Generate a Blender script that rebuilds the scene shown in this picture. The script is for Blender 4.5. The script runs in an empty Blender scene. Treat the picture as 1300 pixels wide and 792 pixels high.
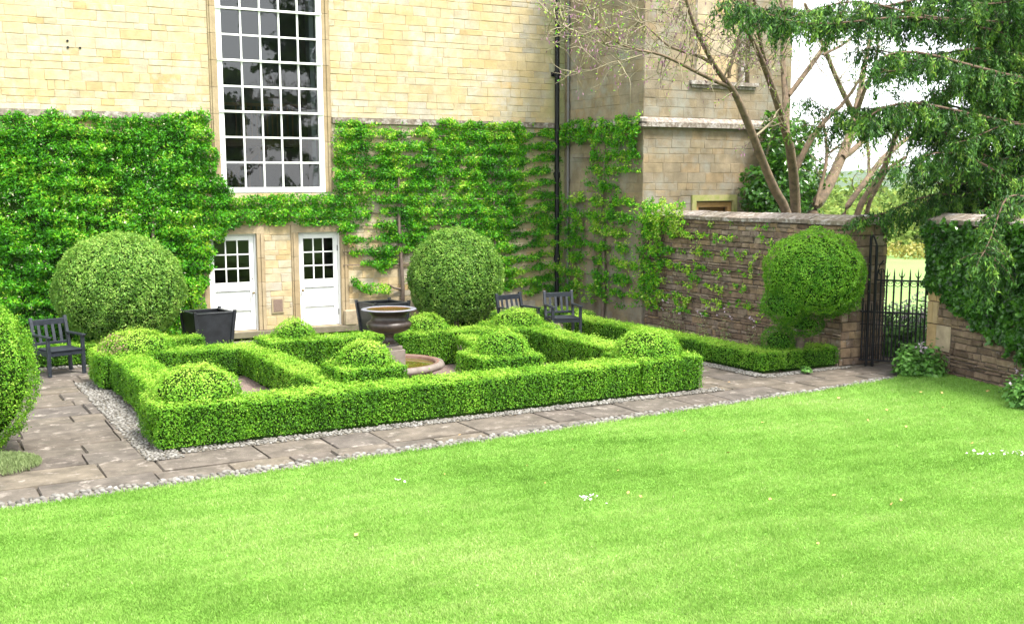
import bpy, math
import numpy as np
from math import radians, pi, sin, cos
from mathutils import Vector, Matrix

rng = np.random.default_rng(11)
scene = bpy.context.scene
col = scene.collection
WLOC = {}

# ------------------------------------------------------------------ helpers
def tag(o, label=None, cat=None, group=None, kind=None):
    if label: o['label'] = label
    if cat: o['category'] = cat
    if group: o['group'] = group
    if kind: o['kind'] = kind
    return o

def empty(name, loc, label, cat, group=None, rz=0.0):
    o = bpy.data.objects.new(name, None)
    o.empty_display_size = 0.1
    col.objects.link(o)
    o.location = loc
    o.rotation_euler = (0, 0, rz)
    WLOC[o] = np.array(loc, float)
    return tag(o, label, cat, group)

def snoise(P, scale, seed=0, n=7):
    """smooth value noise, roughly -1..1, from a few random sine waves"""
    r = np.random.default_rng(seed)
    out = np.zeros(len(P))
    for i in range(n):
        d = r.normal(size=3); d /= np.linalg.norm(d)
        k = r.uniform(.6, 1.9) * 2 * pi / scale
        out += np.sin(P @ d * k + r.uniform(0, 6.28))
    return out / math.sqrt(n) / 1.1

class MB:
    def __init__(self):
        self.V = []; self.n = 0; self.F = []
    def add(self, V, F, mat=0, tone=.5, smooth=False):
        V = np.asarray(V, float).reshape(-1, 3); F = np.asarray(F, int)
        t = np.broadcast_to(np.asarray(tone, float), (len(F),)).copy()
        self.V.append(V); self.F.append((F + self.n, mat, t, smooth)); self.n += len(V)
    def box(self, x0, x1, y0, y1, z0, z1, mat=0, tone=.5):
        V = [(x, y, z) for z in (z0, z1) for y in (y0, y1) for x in (x0, x1)]
        self.add(V, [(0, 2, 3, 1), (4, 5, 7, 6), (0, 1, 5, 4), (2, 6, 7, 3), (0, 4, 6, 2), (1, 3, 7, 5)], mat, tone)
    def beam(self, p, q, w, h, up=(0, 0, 1), mat=0, tone=.5):
        """box from p to q, w wide and h high"""
        p = np.array(p, float); q = np.array(q, float)
        d = (q - p) / np.linalg.norm(q - p); up = np.array(up, float)
        s = np.cross(d, up)
        if np.linalg.norm(s) < 1e-4: s = np.array([1., 0, 0])
        s /= np.linalg.norm(s); u = np.cross(s, d)
        V = [c + a * s * w / 2 + b * u * h / 2 for c in (p, q) for b in (-1, 1) for a in (-1, 1)]
        self.add(V, [(0, 2, 3, 1), (4, 5, 7, 6), (0, 1, 5, 4), (2, 6, 7, 3), (0, 4, 6, 2), (1, 3, 7, 5)], mat, tone)
    def tube(self, pts, rad, seg=8, mat=0, tone=.5, caps=True):
        pts = np.array(pts, float); n = len(pts)
        rad = np.broadcast_to(np.asarray(rad, float), (n,))
        tan = np.gradient(pts, axis=0); tan /= np.linalg.norm(tan, axis=1)[:, None] + 1e-9
        ref = np.array([.3, .2, .93]); ref /= np.linalg.norm(ref)
        s = np.cross(tan, ref); bad = np.linalg.norm(s, axis=1) < .25
        s[bad] = np.cross(tan[bad], [1., 0, 0]); s /= np.linalg.norm(s, axis=1)[:, None]
        u = np.cross(tan, s)
        a = np.arange(seg) * 2 * pi / seg
        V = pts[:, None] + rad[:, None, None] * (np.cos(a)[None, :, None] * s[:, None] + np.sin(a)[None, :, None] * u[:, None])
        i = np.arange(n - 1)[:, None] * seg; j = np.arange(seg)[None]; k = (j + 1) % seg
        F = np.stack([i + j, i + seg + j, i + seg + k, i + k], -1).reshape(-1, 4)
        self.add(V.reshape(-1, 3), F, mat, tone, True)
        if caps:
            self.add(V[0], [tuple(range(seg))], mat, tone); self.add(V[-1], [tuple(reversed(range(seg)))], mat, tone)
    def lathe(self, prof, c, seg=40, mat=0, tone=.5):
        prof = np.array(prof, float); a = np.arange(seg) * 2 * pi / seg; n = len(prof)
        V = np.stack([c[0] + prof[:, 0:1] * np.cos(a), c[1] + prof[:, 0:1] * np.sin(a), c[2] + prof[:, 1:2] + 0 * a], -1)
        i = np.arange(n - 1)[:, None] * seg; j = np.arange(seg)[None]; k = (j + 1) % seg
        F = np.stack([i + j, i + k, i + seg + k, i + seg + j], -1).reshape(-1, 4)
        self.add(V.reshape(-1, 3), F, mat, tone, True)
    def leaves(self, P, N, size, aspect=.55, spread=.7, tone=.5, mat=0, up=None, upw=0.):
        """diamond leaves facing roughly along N; size along the blade"""
        n = len(P)
        if n == 0: return
        N = N + rng.normal(0, spread, (n, 3)); N /= np.linalg.norm(N, axis=1)[:, None] + 1e-9
        T = rng.normal(size=(n, 3))
        if up is not None: T = T * (1 - upw) + np.asarray(up) * upw * 1.6
        T -= N * (T * N).sum(1)[:, None]; T /= np.linalg.norm(T, axis=1)[:, None] + 1e-9
        B = np.cross(N, T)
        L = (size * rng.uniform(.65, 1.25, n))[:, None] if np.ndim(size) == 0 else np.asarray(size)[:, None]
        W = L * aspect * rng.uniform(.8, 1.2, (n, 1))
        bend = N * L * rng.uniform(-.18, .05, (n, 1))
        V = np.stack([P - T * L * .5, P + B * W * .5 + T * L * .05, P + T * L * .5 + bend, P - B * W * .5 + T * L * .05], 1).reshape(-1, 3)
        self.add(V, np.arange(4 * n).reshape(n, 4), mat, tone, False)
    def build(self, name, mats, parent=None, smooth=None):
        me = bpy.data.meshes.new(name)
        V = np.concatenate(self.V)
        if parent is not None:
            o_ = WLOC.get(parent, np.zeros(3)); V = V - o_
        me.vertices.add(len(V)); me.vertices.foreach_set('co', V.astype(np.float32).ravel())
        ls, lt, vi, mi, tn, sm = [], [], [], [], [], []
        s = 0
        for F, m, t, smf in self.F:
            k = F.shape[1]; nf = len(F)
            ls.append(s + np.arange(nf) * k); lt.append(np.full(nf, k)); vi.append(F.ravel()); s += nf * k
            mi.append(np.full(nf, m)); tn.append(t); sm.append(np.full(nf, smf))
        ls = np.concatenate(ls); vi = np.concatenate(vi); mi = np.concatenate(mi); tn = np.concatenate(tn); sm = np.concatenate(sm)
        me.loops.add(len(vi)); me.loops.foreach_set('vertex_index', vi.astype(np.int32))
        me.polygons.add(len(ls)); me.polygons.foreach_set('loop_start', ls.astype(np.int32))
        me.polygons.foreach_set('loop_total', np.concatenate(lt).astype(np.int32))
        if not isinstance(mats, (list, tuple)): mats = [mats]
        for m in mats: me.materials.append(m)
        me.polygons.foreach_set('material_index', mi.astype(np.int32))
        me.polygons.foreach_set('use_smooth', sm.astype(bool))
        a = me.attributes.new('tone', 'FLOAT', 'FACE'); a.data.foreach_set('value', tn.astype(np.float32))
        me.update(calc_edges=True); me.validate(verbose=False)
        o = bpy.data.objects.new(name, me); col.objects.link(o)
        if parent is not None:
            o.parent = parent; WLOC[o] = WLOC.get(parent, np.zeros(3))
        return o

def bevel(o, w=.006, seg=2):
    m = o.modifiers.new('bevel', 'BEVEL'); m.width = w; m.segments = seg; m.limit_method = 'ANGLE'; return o

def copy_tree(o, parent=None):
    c = o.copy(); col.objects.link(c)
    if parent is not None: c.parent = parent
    for ch in list(o.children): copy_tree(ch, c)
    return c

# ------------------------------------------------------------------ materials
def newmat(name):
    m = bpy.data.materials.new(name); m.use_nodes = True
    nt = m.node_tree; nt.nodes.clear()
    out = nt.nodes.new('ShaderNodeOutputMaterial')
    return m, nt, nt.nodes, nt.links, out

def ramp(N, stops, interp='LINEAR'):
    r = N.new('ShaderNodeValToRGB'); cr = r.color_ramp; cr.interpolation = interp
    while len(cr.elements) < len(stops): cr.elements.new(.5)
    for e, (p, c) in zip(cr.elements, stops):
        e.position = p; e.color = (*c, 1)
    return r

def leafmat(name, cols, rough=.45, trans=.35, spec=.4):
    m, nt, N, L, out = newmat(name)
    at = N.new('ShaderNodeAttribute'); at.attribute_name = 'tone'
    n = len(cols); r = ramp(N, [(i / (n - 1), c) for i, c in enumerate(cols)])
    L.new(at.outputs['Fac'], r.inputs[0])
    p = N.new('ShaderNodeBsdfPrincipled'); p.inputs['Roughness'].default_value = rough
    p.inputs['Specular IOR Level'].default_value = spec
    L.new(r.outputs[0], p.inputs['Base Color'])
    t = N.new('ShaderNodeBsdfTranslucent')
    hs = N.new('ShaderNodeHueSaturation'); hs.inputs['Value'].default_value = 1.25; hs.inputs['Hue'].default_value = .485
    L.new(r.outputs[0], hs.inputs['Color']); L.new(hs.outputs[0], t.inputs[0])
    mx = N.new('ShaderNodeMixShader'); mx.inputs[0].default_value = trans
    L.new(p.outputs[0], mx.inputs[1]); L.new(t.outputs[0], mx.inputs[2]); L.new(mx.outputs[0], out.inputs[0])
    return m

def stonemat(name, cols, rough=.9, nscale=9., namt=.35, bump=.4, stain=None, interp='LINEAR', patch=None):
    """tone picks the stone; noise adds blotches; stain=(colour, x_centre, half_width) tints a wall strip"""
    m, nt, N, L, out = newmat(name)
    at = N.new('ShaderNodeAttribute'); at.attribute_name = 'tone'
    n = len(cols); r = ramp(N, [(i / (n - 1), c) for i, c in enumerate(cols)], interp)
    L.new(at.outputs['Fac'], r.inputs[0])
    tc = N.new('ShaderNodeNewGeometry')
    nz = N.new('ShaderNodeTexNoise'); nz.inputs['Scale'].default_value = nscale; nz.inputs['Detail'].default_value = 8; nz.inputs['Roughness'].default_value = .65
    L.new(tc.outputs['Position'], nz.inputs['Vector'])
    mr = N.new('ShaderNodeMapRange'); mr.inputs[1].default_value = .3; mr.inputs[2].default_value = .7
    mr.inputs[3].default_value = 1 - namt; mr.inputs[4].default_value = 1 + namt * .6
    L.new(nz.outputs[0], mr.inputs[0])
    mul = N.new('ShaderNodeVectorMath'); mul.operation = 'SCALE'
    L.new(r.outputs[0], mul.inputs[0]); L.new(mr.outputs[0], mul.inputs['Scale'])
    cur = mul.outputs[0]
    for pc, ps, lo, hi in ([] if not patch else patch if isinstance(patch, list) else [patch]):
        n2 = N.new('ShaderNodeTexNoise'); n2.inputs['Scale'].default_value = ps; n2.inputs['Detail'].default_value = 6; n2.inputs['Roughness'].default_value = .7
        L.new(tc.outputs['Position'], n2.inputs['Vector'])
        m2 = N.new('ShaderNodeMapRange'); m2.inputs[1].default_value = lo; m2.inputs[2].default_value = hi
        L.new(n2.outputs[0], m2.inputs[0])
        mx = N.new('ShaderNodeMix'); mx.data_type = 'RGBA'
        L.new(m2.outputs[0], mx.inputs[0]); L.new(cur, mx.inputs[6]); mx.inputs[7].default_value = (*pc, 1)
        cur = mx.outputs[2]
    if stain:
        sc, x0, hw = stain
        sx = N.new('ShaderNodeSeparateXYZ'); L.new(tc.outputs['Position'], sx.inputs[0])
        sb = N.new('ShaderNodeMath'); sb.operation = 'SUBTRACT'; L.new(sx.outputs[0], sb.inputs[0]); sb.inputs[1].default_value = x0
        ab = N.new('ShaderNodeMath'); ab.operation = 'ABSOLUTE'; L.new(sb.outputs[0], ab.inputs[0])
        n3 = N.new('ShaderNodeTexNoise'); n3.inputs['Scale'].default_value = 2.2; n3.inputs['Detail'].default_value = 7
        L.new(tc.outputs['Position'], n3.inputs['Vector'])
        ad = N.new('ShaderNodeMath'); ad.operation = 'MULTIPLY_ADD'; L.new(n3.outputs[0], ad.inputs[0]); ad.inputs[1].default_value = 1.1; L.new(ab.outputs[0], ad.inputs[2])
        m3 = N.new('ShaderNodeMapRange'); m3.inputs[1].default_value = hw + .25; m3.inputs[2].default_value = hw + .75; m3.inputs[3].default_value = .75; m3.inputs[4].default_value = 0
        L.new(ad.outputs[0], m3.inputs[0])
        mx = N.new('ShaderNodeMix'); mx.data_type = 'RGBA'; L.new(m3.outputs[0], mx.inputs[0]); L.new(cur, mx.inputs[6]); mx.inputs[7].default_value = (*sc, 1)
        cur = mx.outputs[2]
    p = N.new('ShaderNodeBsdfPrincipled'); p.inputs['Roughness'].default_value = rough; p.inputs['Specular IOR Level'].default_value = .25
    L.new(cur, p.inputs['Base Color'])
    n4 = N.new('ShaderNodeTexNoise'); n4.inputs['Scale'].default_value = 28; n4.inputs['Detail'].default_value = 9; n4.inputs['Roughness'].default_value = .7
    L.new(tc.outputs['Position'], n4.inputs['Vector'])
    bp = N.new('ShaderNodeBump'); bp.inputs['Strength'].default_value = bump; bp.inputs['Distance'].default_value = .02
    L.new(n4.outputs[0], bp.inputs['Height']); L.new(bp.outputs[0], p.inputs['Normal'])
    L.new(p.outputs[0], out.inputs[0])
    return m

def plain(name, c, rough=.5, metal=0., spec=.5, noise=0., nscale=12., c2=None, bump=0., coat=0.):
    m, nt, N, L, out = newmat(name)
    p = N.new('ShaderNodeBsdfPrincipled'); p.inputs['Roughness'].default_value = rough; p.inputs['Metallic'].default_value = metal
    p.inputs['Specular IOR Level'].default_value = spec; p.inputs['Coat Weight'].default_value = coat
    p.inputs['Base Color'].default_value = (*c, 1)
    if noise or c2:
        tc = N.new('ShaderNodeTexCoord'); nz = N.new('ShaderNodeTexNoise'); nz.inputs['Scale'].default_value = nscale; nz.inputs['Detail'].default_value = 7; nz.inputs['Roughness'].default_value = .65
        L.new(tc.outputs['Object'], nz.inputs['Vector'])
        c2 = c2 or tuple(x * (1 - noise) for x in c)
        r = ramp(N, [(.35, c2), (.65, c)]); L.new(nz.outputs[0], r.inputs[0]); L.new(r.outputs[0], p.inputs['Base Color'])
        if bump:
            bp = N.new('ShaderNodeBump'); bp.inputs['Strength'].default_value = bump; bp.inputs['Distance'].default_value = .01
            L.new(nz.outputs[0], bp.inputs['Height']); L.new(bp.outputs[0], p.inputs['Normal'])
    L.new(p.outputs[0], out.inputs[0])
    return m

M = {}
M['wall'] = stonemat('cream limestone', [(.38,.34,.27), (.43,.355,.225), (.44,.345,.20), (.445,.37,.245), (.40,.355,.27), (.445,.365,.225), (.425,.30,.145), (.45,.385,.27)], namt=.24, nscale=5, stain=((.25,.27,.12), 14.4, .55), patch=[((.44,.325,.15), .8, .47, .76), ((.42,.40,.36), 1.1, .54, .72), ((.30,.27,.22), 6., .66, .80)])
M['mortar'] = stonemat('lime mortar', [(.38,.305,.19), (.38,.305,.19)], namt=.3)
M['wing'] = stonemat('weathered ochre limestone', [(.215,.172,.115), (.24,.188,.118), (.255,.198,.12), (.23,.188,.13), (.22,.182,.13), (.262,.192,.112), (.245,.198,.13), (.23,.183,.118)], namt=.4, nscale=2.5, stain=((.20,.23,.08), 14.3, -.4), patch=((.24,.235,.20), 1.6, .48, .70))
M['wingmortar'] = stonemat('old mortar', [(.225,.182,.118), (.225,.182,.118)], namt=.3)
M['dress'] = stonemat('dressed ochre stone', [(.31,.235,.135), (.36,.285,.18), (.29,.215,.12)], namt=.18, nscale=6)
M['lichen'] = stonemat('lichened coping stone', [(.17,.135,.10), (.26,.22,.19), (.20,.165,.115)], namt=.5, nscale=14, patch=((.40,.38,.36), 7, .50, .68), bump=.6)
M['rubble'] = stonemat('brown rubble stone', [(.11,.074,.050), (.175,.122,.083), (.215,.152,.102), (.155,.108,.076), (.27,.19,.11), (.195,.15,.115), (.27,.215,.155), (.17,.122,.086)], namt=.45, nscale=8, bump=.8, patch=((.30,.28,.25), 6, .60, .78))
M['rubblemortar'] = stonemat('earthy mortar', [(.075,.058,.045), (.075,.058,.045)], namt=.4)
M['quoin'] = stonemat('ochre quoin stone', [(.40,.27,.12), (.46,.33,.17), (.36,.30,.22)], namt=.3, nscale=5)
M['flag'] = stonemat('riven flagstone', [(.094,.078,.066), (.115,.096,.078), (.132,.110,.086), (.102,.088,.078), (.14,.116,.086), (.112,.096,.080)], namt=.5, nscale=3.2, bump=.5, patch=[((.27,.235,.20), 4.5, .56, .68), ((.07,.065,.05), 2.2, .55, .75)])
M['flagjoint'] = stonemat('path joints', [(.11,.095,.065), (.11,.095,.065)], namt=.5)
M['cobble'] = stonemat('pale cobbles', [(.08,.075,.065), (.16,.15,.135), (.22,.21,.19), (.12,.11,.09), (.28,.27,.25)], namt=.2, nscale=30, bump=.2)
M['cobblebed'] = stonemat('cobble bedding', [(.16,.14,.11), (.16,.14,.11)], namt=.4, nscale=20)
M['soil'] = stonemat('pinkish gravel soil', [(.20,.145,.125), (.20,.145,.125)], namt=.6, nscale=40, bump=1.)
M['white'] = plain('white gloss paint', (.82,.82,.80), .35, noise=.05, nscale=4)
M['slate'] = plain('grey slate', (.12,.115,.11), .7, noise=.3)
M['iron'] = plain('black iron', (.005,.005,.006), .5, spec=.25)
M['lead'] = plain('grey lead', (.13,.12,.12), .7)
M['timber'] = plain('blue black painted timber', (.022,.027,.037), .42, noise=.35, nscale=9, c2=(.011,.014,.019))
M['planter'] = plain('black painted planter', (.010,.012,.014), .42, c2=(.022,.025,.030), nscale=5)
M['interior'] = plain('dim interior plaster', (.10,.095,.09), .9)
M['step'] = plain('worn step stone', (.17,.14,.10), .9, c2=(.11,.095,.06), nscale=6)
M['brown'] = plain('brown wood', (.20,.10,.045), .5)
M['brass'] = plain('brass', (.25,.18,.10), .35, metal=.8)
M['ochrewood'] = plain('ochre door frame', (.42,.24,.09), .6, noise=.2)
M['moss'] = plain('mossy hood mould', (.22,.25,.06), .9, c2=(.34,.30,.14), nscale=6)
M['bark'] = plain('pinkish brown bark', (.20,.135,.085), .9, c2=(.085,.062,.040), nscale=9, bump=1.)
M['twig'] = plain('grey green twig bark', (.26,.225,.14), .8, c2=(.17,.14,.085), nscale=9)
M['greybark'] = plain('grey shrub bark', (.16,.12,.09), .9, noise=.4)
M['yewbark'] = plain('yew bark', (.12,.07,.045), .9, noise=.4)
M['bronze'] = plain('rusty iron urn', (.026,.018,.014), .4, c2=(.058,.040,.032), nscale=11, spec=.5, bump=.4)
M['bowlrim'] = plain('pale grey urn rim', (.22,.22,.26), .35, noise=.35)
M['rust'] = plain('rust stained stone', (.14,.06,.035), .8, c2=(.20,.12,.09), nscale=9, bump=.4)
M['poolstone'] = plain('pale basin stone', (.21,.175,.15), .75, c2=(.12,.095,.078), nscale=7, bump=.3)

def glassmat(name, tint, trans, ior=1.75):
    m, nt, N, L, out = newmat(name)
    g = N.new('ShaderNodeBsdfGlossy'); g.inputs['Roughness'].default_value = .015
    t = N.new('ShaderNodeBsdfTransparent'); t.inputs[0].default_value = (*tint, 1)
    fr = N.new('ShaderNodeFresnel'); fr.inputs[0].default_value = ior
    tc = N.new('ShaderNodeNewGeometry'); nz = N.new('ShaderNodeTexNoise'); nz.inputs['Scale'].default_value = 2.2
    L.new(tc.outputs['Position'], nz.inputs['Vector'])
    bp = N.new('ShaderNodeBump'); bp.inputs['Strength'].default_value = .035; bp.inputs['Distance'].default_value = .05
    L.new(nz.outputs[0], bp.inputs['Height']); L.new(bp.outputs[0], g.inputs['Normal'])
    mx = N.new('ShaderNodeMixShader'); ad = N.new('ShaderNodeMath'); ad.operation = 'MULTIPLY_ADD'; ad.inputs[1].default_value = 1.; ad.inputs[2].default_value = trans
    L.new(fr.outputs[0], ad.inputs[0]); L.new(ad.outputs[0], mx.inputs[0]); L.new(t.outputs[0], mx.inputs[1]); L.new(g.outputs[0], mx.inputs[2])
    L.new(mx.outputs[0], out.inputs[0]); return m
M['doorglass'] = glassmat('door glass', (.5,.5,.5), .0, 1.45)
M['glass'] = glassmat('old window glass', (.5,.55,.58), .02)

def watermat(name, c):
    m, nt, N, L, out = newmat(name)
    p = N.new('ShaderNodeBsdfPrincipled'); p.inputs['Base Color'].default_value = (*c, 1); p.inputs['Roughness'].default_value = .04; p.inputs['Specular IOR Level'].default_value = .5
    tc = N.new('ShaderNodeNewGeometry'); nz = N.new('ShaderNodeTexNoise'); nz.inputs['Scale'].default_value = 5; L.new(tc.outputs['Position'], nz.inputs['Vector'])
    r = ramp(N, [(.35, c), (.7, (c[0] * 1.2, c[1] * .6, c[2] * .5))]); L.new(nz.outputs[0], r.inputs[0]); L.new(r.outputs[0], p.inputs['Base Color'])
    L.new(p.outputs[0], out.inputs[0]); return m
M['water'] = watermat('green brown water', (.10,.10,.02))

M['box'] = leafmat('box leaves', [(.022,.085,.003), (.055,.18,.006), (.105,.29,.012), (.21,.43,.030), (.38,.56,.08)], spec=.2, rough=.5)
M['boxcore'] = plain('inner shade fill', (.016,.036,.006), 1., spec=0.)  # near-black fill: the shade between the leaves is put into its colour
M['drybox'] = leafmat('dry box leaves', [(.20,.13,.08), (.38,.28,.18)], spec=.1)
M['ball'] = leafmat('grey green bush leaves', [(.022,.07,.008), (.055,.15,.014), (.11,.26,.03), (.22,.40,.06), (.36,.52,.12)], rough=.45, spec=.25)
M['yewball'] = leafmat('bright green topiary leaves', [(.015,.07,.004), (.035,.14,.006), (.065,.22,.008), (.12,.30,.015), (.2,.40,.03)], spec=.2)
M['ivy'] = leafmat('glossy climber leaves', [(.010,.06,.002), (.026,.15,.004), (.055,.26,.006), (.13,.38,.010), (.38,.54,.04), (.6,.62,.4)], rough=.4, spec=.18, trans=.22)
M['ivydark'] = leafmat('dark ivy leaves', [(.010,.04,.004), (.026,.10,.008), (.06,.19,.014), (.13,.30,.03)], rough=.3, spec=.5)
M['yew'] = leafmat('yew sprays', [(.008,.030,.006), (.018,.062,.009), (.04,.12,.014), (.10,.22,.022), (.24,.36,.05)], rough=.5, trans=.2, spec=.2)
M['grass'] = leafmat('lawn grass', [(.10,.22,.03), (.16,.315,.05), (.225,.39,.08), (.31,.45,.125), (.45,.52,.24)], rough=.6, trans=.35, spec=.1)
M['turf'] = stonemat('turf', [(.14,.285,.04), (.14,.285,.04)], namt=.4, nscale=12)
M['farfield'] = stonemat('meadow grass', [(.17,.28,.075), (.17,.28,.075)], namt=.15, nscale=.3)  # one even pale green
M['farleaf'] = leafmat('far foliage', [(.05,.10,.02), (.10,.17,.03), (.17,.25,.05), (.26,.31,.07)], rough=.7, spec=.1)
M['hill'] = stonemat('wooded hills', [(.06,.10,.04), (.06,.10,.04)], namt=.5, nscale=.02)
M['flower'] = plain('pale flowers', (.42,.33,.38), .7)
M['perennial'] = leafmat('perennial leaves', [(.03,.10,.015), (.07,.20,.025), (.13,.31,.05), (.22,.42,.09)], rough=.5)
M['bud'] = plain('purple buds', (.22,.10,.16), .7)
M['thyme'] = leafmat('grey green tuft', [(.12,.18,.06), (.20,.27,.10), (.30,.36,.16)], rough=.7)
M['daisy'] = plain('white petals', (.8,.8,.78), .7)
M['dryleaf'] = plain('fallen leaves', (.45,.28,.10), .8)

# ------------------------------------------------------------------ masonry
def rect_minus(r, holes):
    out = [r]
    for h in holes:
        nxt = []
        for a0, a1, b0, b1 in out:
            if h[1] <= a0 or h[0] >= a1 or h[3] <= b0 or h[2] >= b1: nxt.append((a0, a1, b0, b1)); continue
            if b0 < h[2]: nxt.append((a0, a1, b0, h[2]))
            if h[3] < b1: nxt.append((a0, a1, h[3], b1))
            m0, m1 = max(b0, h[2]), min(b1, h[3])
            if a0 < h[0]: nxt.append((a0, h[0], m0, m1))
            if h[1] < a1: nxt.append((h[1], a1, m0, m1))
        out = nxt
    return out

def stones(mb, O, U, W, z0, z1, NRM, course, length, holes=(), gap=.008, depth=.02, bev=.012, jit=.003, mat=0, tone=None, vert=(0, 0, 1), dvar=.008):
    """courses of individually cut blocks on a plane; each block a chamfered relief with a tone of its own"""
    O = np.array(O, float); U = np.array(U, float); U /= np.linalg.norm(U); Nn = np.array(NRM, float); Z = np.array(vert, float)
    z = z0; Vs = []; Ts = []
    while z < z1 - .02:
        h = rng.uniform(*course)
        if z + h > z1 - course[0] * .5: h = z1 - z
        u = -rng.uniform(0, length[1]); brk = 0
        while u < W:
            l = rng.uniform(*length) * (1 if rng.random() > .15 else .6)
            a0, a1 = max(u, 0), min(u + l, W); u += l
            if a1 - a0 < .03: continue
            t = rng.random() if tone is None else tone(rng, (a0 + a1) / 2, z + h / 2)
            for r0, r1, s0, s1 in rect_minus((a0, a1, z, z + h), holes):
                if r1 - r0 < .03 or s1 - s0 < .03: continue
                g = gap / 2; r0 += g; r1 -= g; s0 += g; s1 -= g
                b = min(bev, (r1 - r0) * .3, (s1 - s0) * .3); d = depth + rng.uniform(-dvar, dvar)
                q = np.array([(r0, s0), (r1, s0), (r1, s1), (r0, s1)])
                i = np.array([(r0 + b, s0 + b), (r1 - b, s0 + b), (r1 - b, s1 - b), (r0 + b, s1 - b)]) + rng.normal(0, jit, (4, 2))
                q = q + rng.normal(0, jit, (4, 2)) * .6
                dd = d + rng.normal(0, jit * .5, 4)
                P0 = O + q[:, :1] * U + q[:, 1:] * Z; P1 = O + i[:, :1] * U + i[:, 1:] * Z + dd[:, None] * Nn
                Vs.append(np.concatenate([P0, P1])); Ts.append(t)
        z += h
    n = len(Vs)
    if n == 0: return
    base = np.array([(4, 5, 6, 7), (0, 1, 5, 4), (1, 2, 6, 5), (2, 3, 7, 6), (3, 0, 4, 7)])
    sgn = np.dot(np.cross(U, Z), Nn)
    if sgn < 0: base = base[:, ::-1]
    F = (np.arange(n)[:, None, None] * 8 + base).reshape(-1, 4)
    mb.add(np.concatenate(Vs), F, mat, np.repeat(Ts, 5))

# ------------------------------------------------------------------ ground, paths, lawn
def sheet(name, pts, z, m, kind='structure', label=None):
    mb = MB(); mb.add([(x, y, z) for x, y in pts], [tuple(range(len(pts)))]); o = mb.build(name, m); return tag(o, kind=kind)
sheet('ground', [(-500, -300), (1500, -300), (1500, 1500), (-500, 1500)], -.10, M['turf'])
sheet('meadow', [(16.2, 2), (400, 2), (400, 400), (16.2, 400)], -.06, M['farfield'])
sheet('paving_bed', [(-6, 11), (16.1, 11), (16.1, 22.7), (-6, 22.7)], -.035, M['flagjoint'])

EDGE = np.array([(-8, 11.3), (-2, 11.58), (.73, 11.80), (2.3, 11.88), (4.03, 11.96), (6.54, 12.10), (10.02, 12.36), (12.5, 12.52), (13.6, 12.64), (14.2, 12.78), (14.8, 13.05), (15.3, 13.35)])
def edge_y(x): return np.interp(x, EDGE[:, 0], EDGE[:, 1])

mb = MB()
PARTERRE = (2.93, 10.62, 13.72, 18.95)
stones(mb, (-6, 11.0, -.03), (1, 0, 0), 22, 0, 11.7, (0, 0, 1), (.42, .82), (.55, 1.35), holes=[(PARTERRE[0] + 6, PARTERRE[1] + 6, PARTERRE[2] - 11, PARTERRE[3] - 11)],
       gap=.013, depth=.032, bev=.012, jit=.006, vert=(0, 1, 0), dvar=.006)
tag(mb.build('path', M['flag']), kind='structure')

for nm, (a, b, c, d) in {'parterre_soil': PARTERRE, 'wall_bed_soil': (13.1, 14.4, 14.7, 23.2), 'house_bed_soil': (9.0, 14.2, 22.75, 23.25), 'corner_bed_soil': (-3, 5.2, 22.5, 23.25)}.items():
    gx = np.linspace(a, b, 60); gy = np.linspace(c, d, 60); X, Y = np.meshgrid(gx, gy)
    Pn = np.stack([X.ravel(), Y.ravel(), 0 * X.ravel()], 1)
    Z = .014 + .012 * snoise(Pn, .5, 3) + rng.normal(0, .005, len(Pn)); Pn[:, 2] = Z
    i = (np.arange(59)[:, None] * 60 + np.arange(59)[None]).ravel()
    mb = MB(); mb.add(Pn, np.stack([i, i + 1, i + 61, i + 60], 1), smooth=True)
    n = 1500 if nm == 'parterre_soil' else 500
    P = np.stack([rng.uniform(a, b, n), rng.uniform(c, d, n), np.full(n, .025)], 1)
    mb.leaves(P, np.tile([0, 0, 1.], (n, 1)), .03, .8, .5, tone=rng.random(n), mat=1)
    tag(mb.build(nm, [M['soil'], M['cobble']]), kind='structure')

# lawn base
xs = np.linspace(-8, 15.3, 90); vs = np.linspace(0, 1, 60); V = []
for v in vs:
    for x in xs: V.append((x, -3 + (edge_y(x) + 3) * v, 0))
V = np.array(V); V[:, 2] = .024 + .006 * snoise(V, 2.5, 5)
i = (np.arange(59)[:, None] * 90 + np.arange(89)[None]).ravel()
mb = MB(); mb.add(V, np.stack([i, i + 1, i + 91, i + 90], 1), smooth=True)
tag(mb.build('lawn', M['turf']), kind='structure')

# grass blades on the lawn
n = 3300000
x = rng.uniform(-8, 15.4, n); y = rng.uniform(1.5, 13.4, n)
d = np.hypot(x, y); ang = np.arctan2(x, y)
ok = (y < edge_y(x) + .02) & (ang > radians(-50)) & (ang < radians(84)) & (d > 3.2) & (rng.random(n) < np.minimum(1, (8.5 / d) ** 1.6))
x, y = x[ok], y[ok]; n = len(x)
P = np.stack([x, y, np.zeros(n)], 1)
tone = .43 + .13 * snoise(P, 2.6, 21) + .08 * snoise(P * (1, 3, 1), 1.1, 25) + .05 * snoise(P, .4, 22) + rng.normal(0, .09, n) + .35 * (rng.random(n) < .04)
hgt = (.016 + .011 * rng.random(n)) * (1 + .2 * snoise(P, .8, 23) + .12 * snoise(P, .25, 24)) * (1 + .8 * np.exp(-((edge_y(x) - y) / .06)))
az = rng.uniform(0, 2 * pi, n); lean = rng.uniform(.2, .9, n) * hgt; la = rng.uniform(0, 2 * pi, n)
w = .0045 + .003 * rng.random(n)
z0 = .024 + .006 * snoise(P, 2.5, 5)
A = np.stack([x - w * np.cos(az), y - w * np.sin(az), z0], 1); B = np.stack([x + w * np.cos(az), y + w * np.sin(az), z0], 1)
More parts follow.
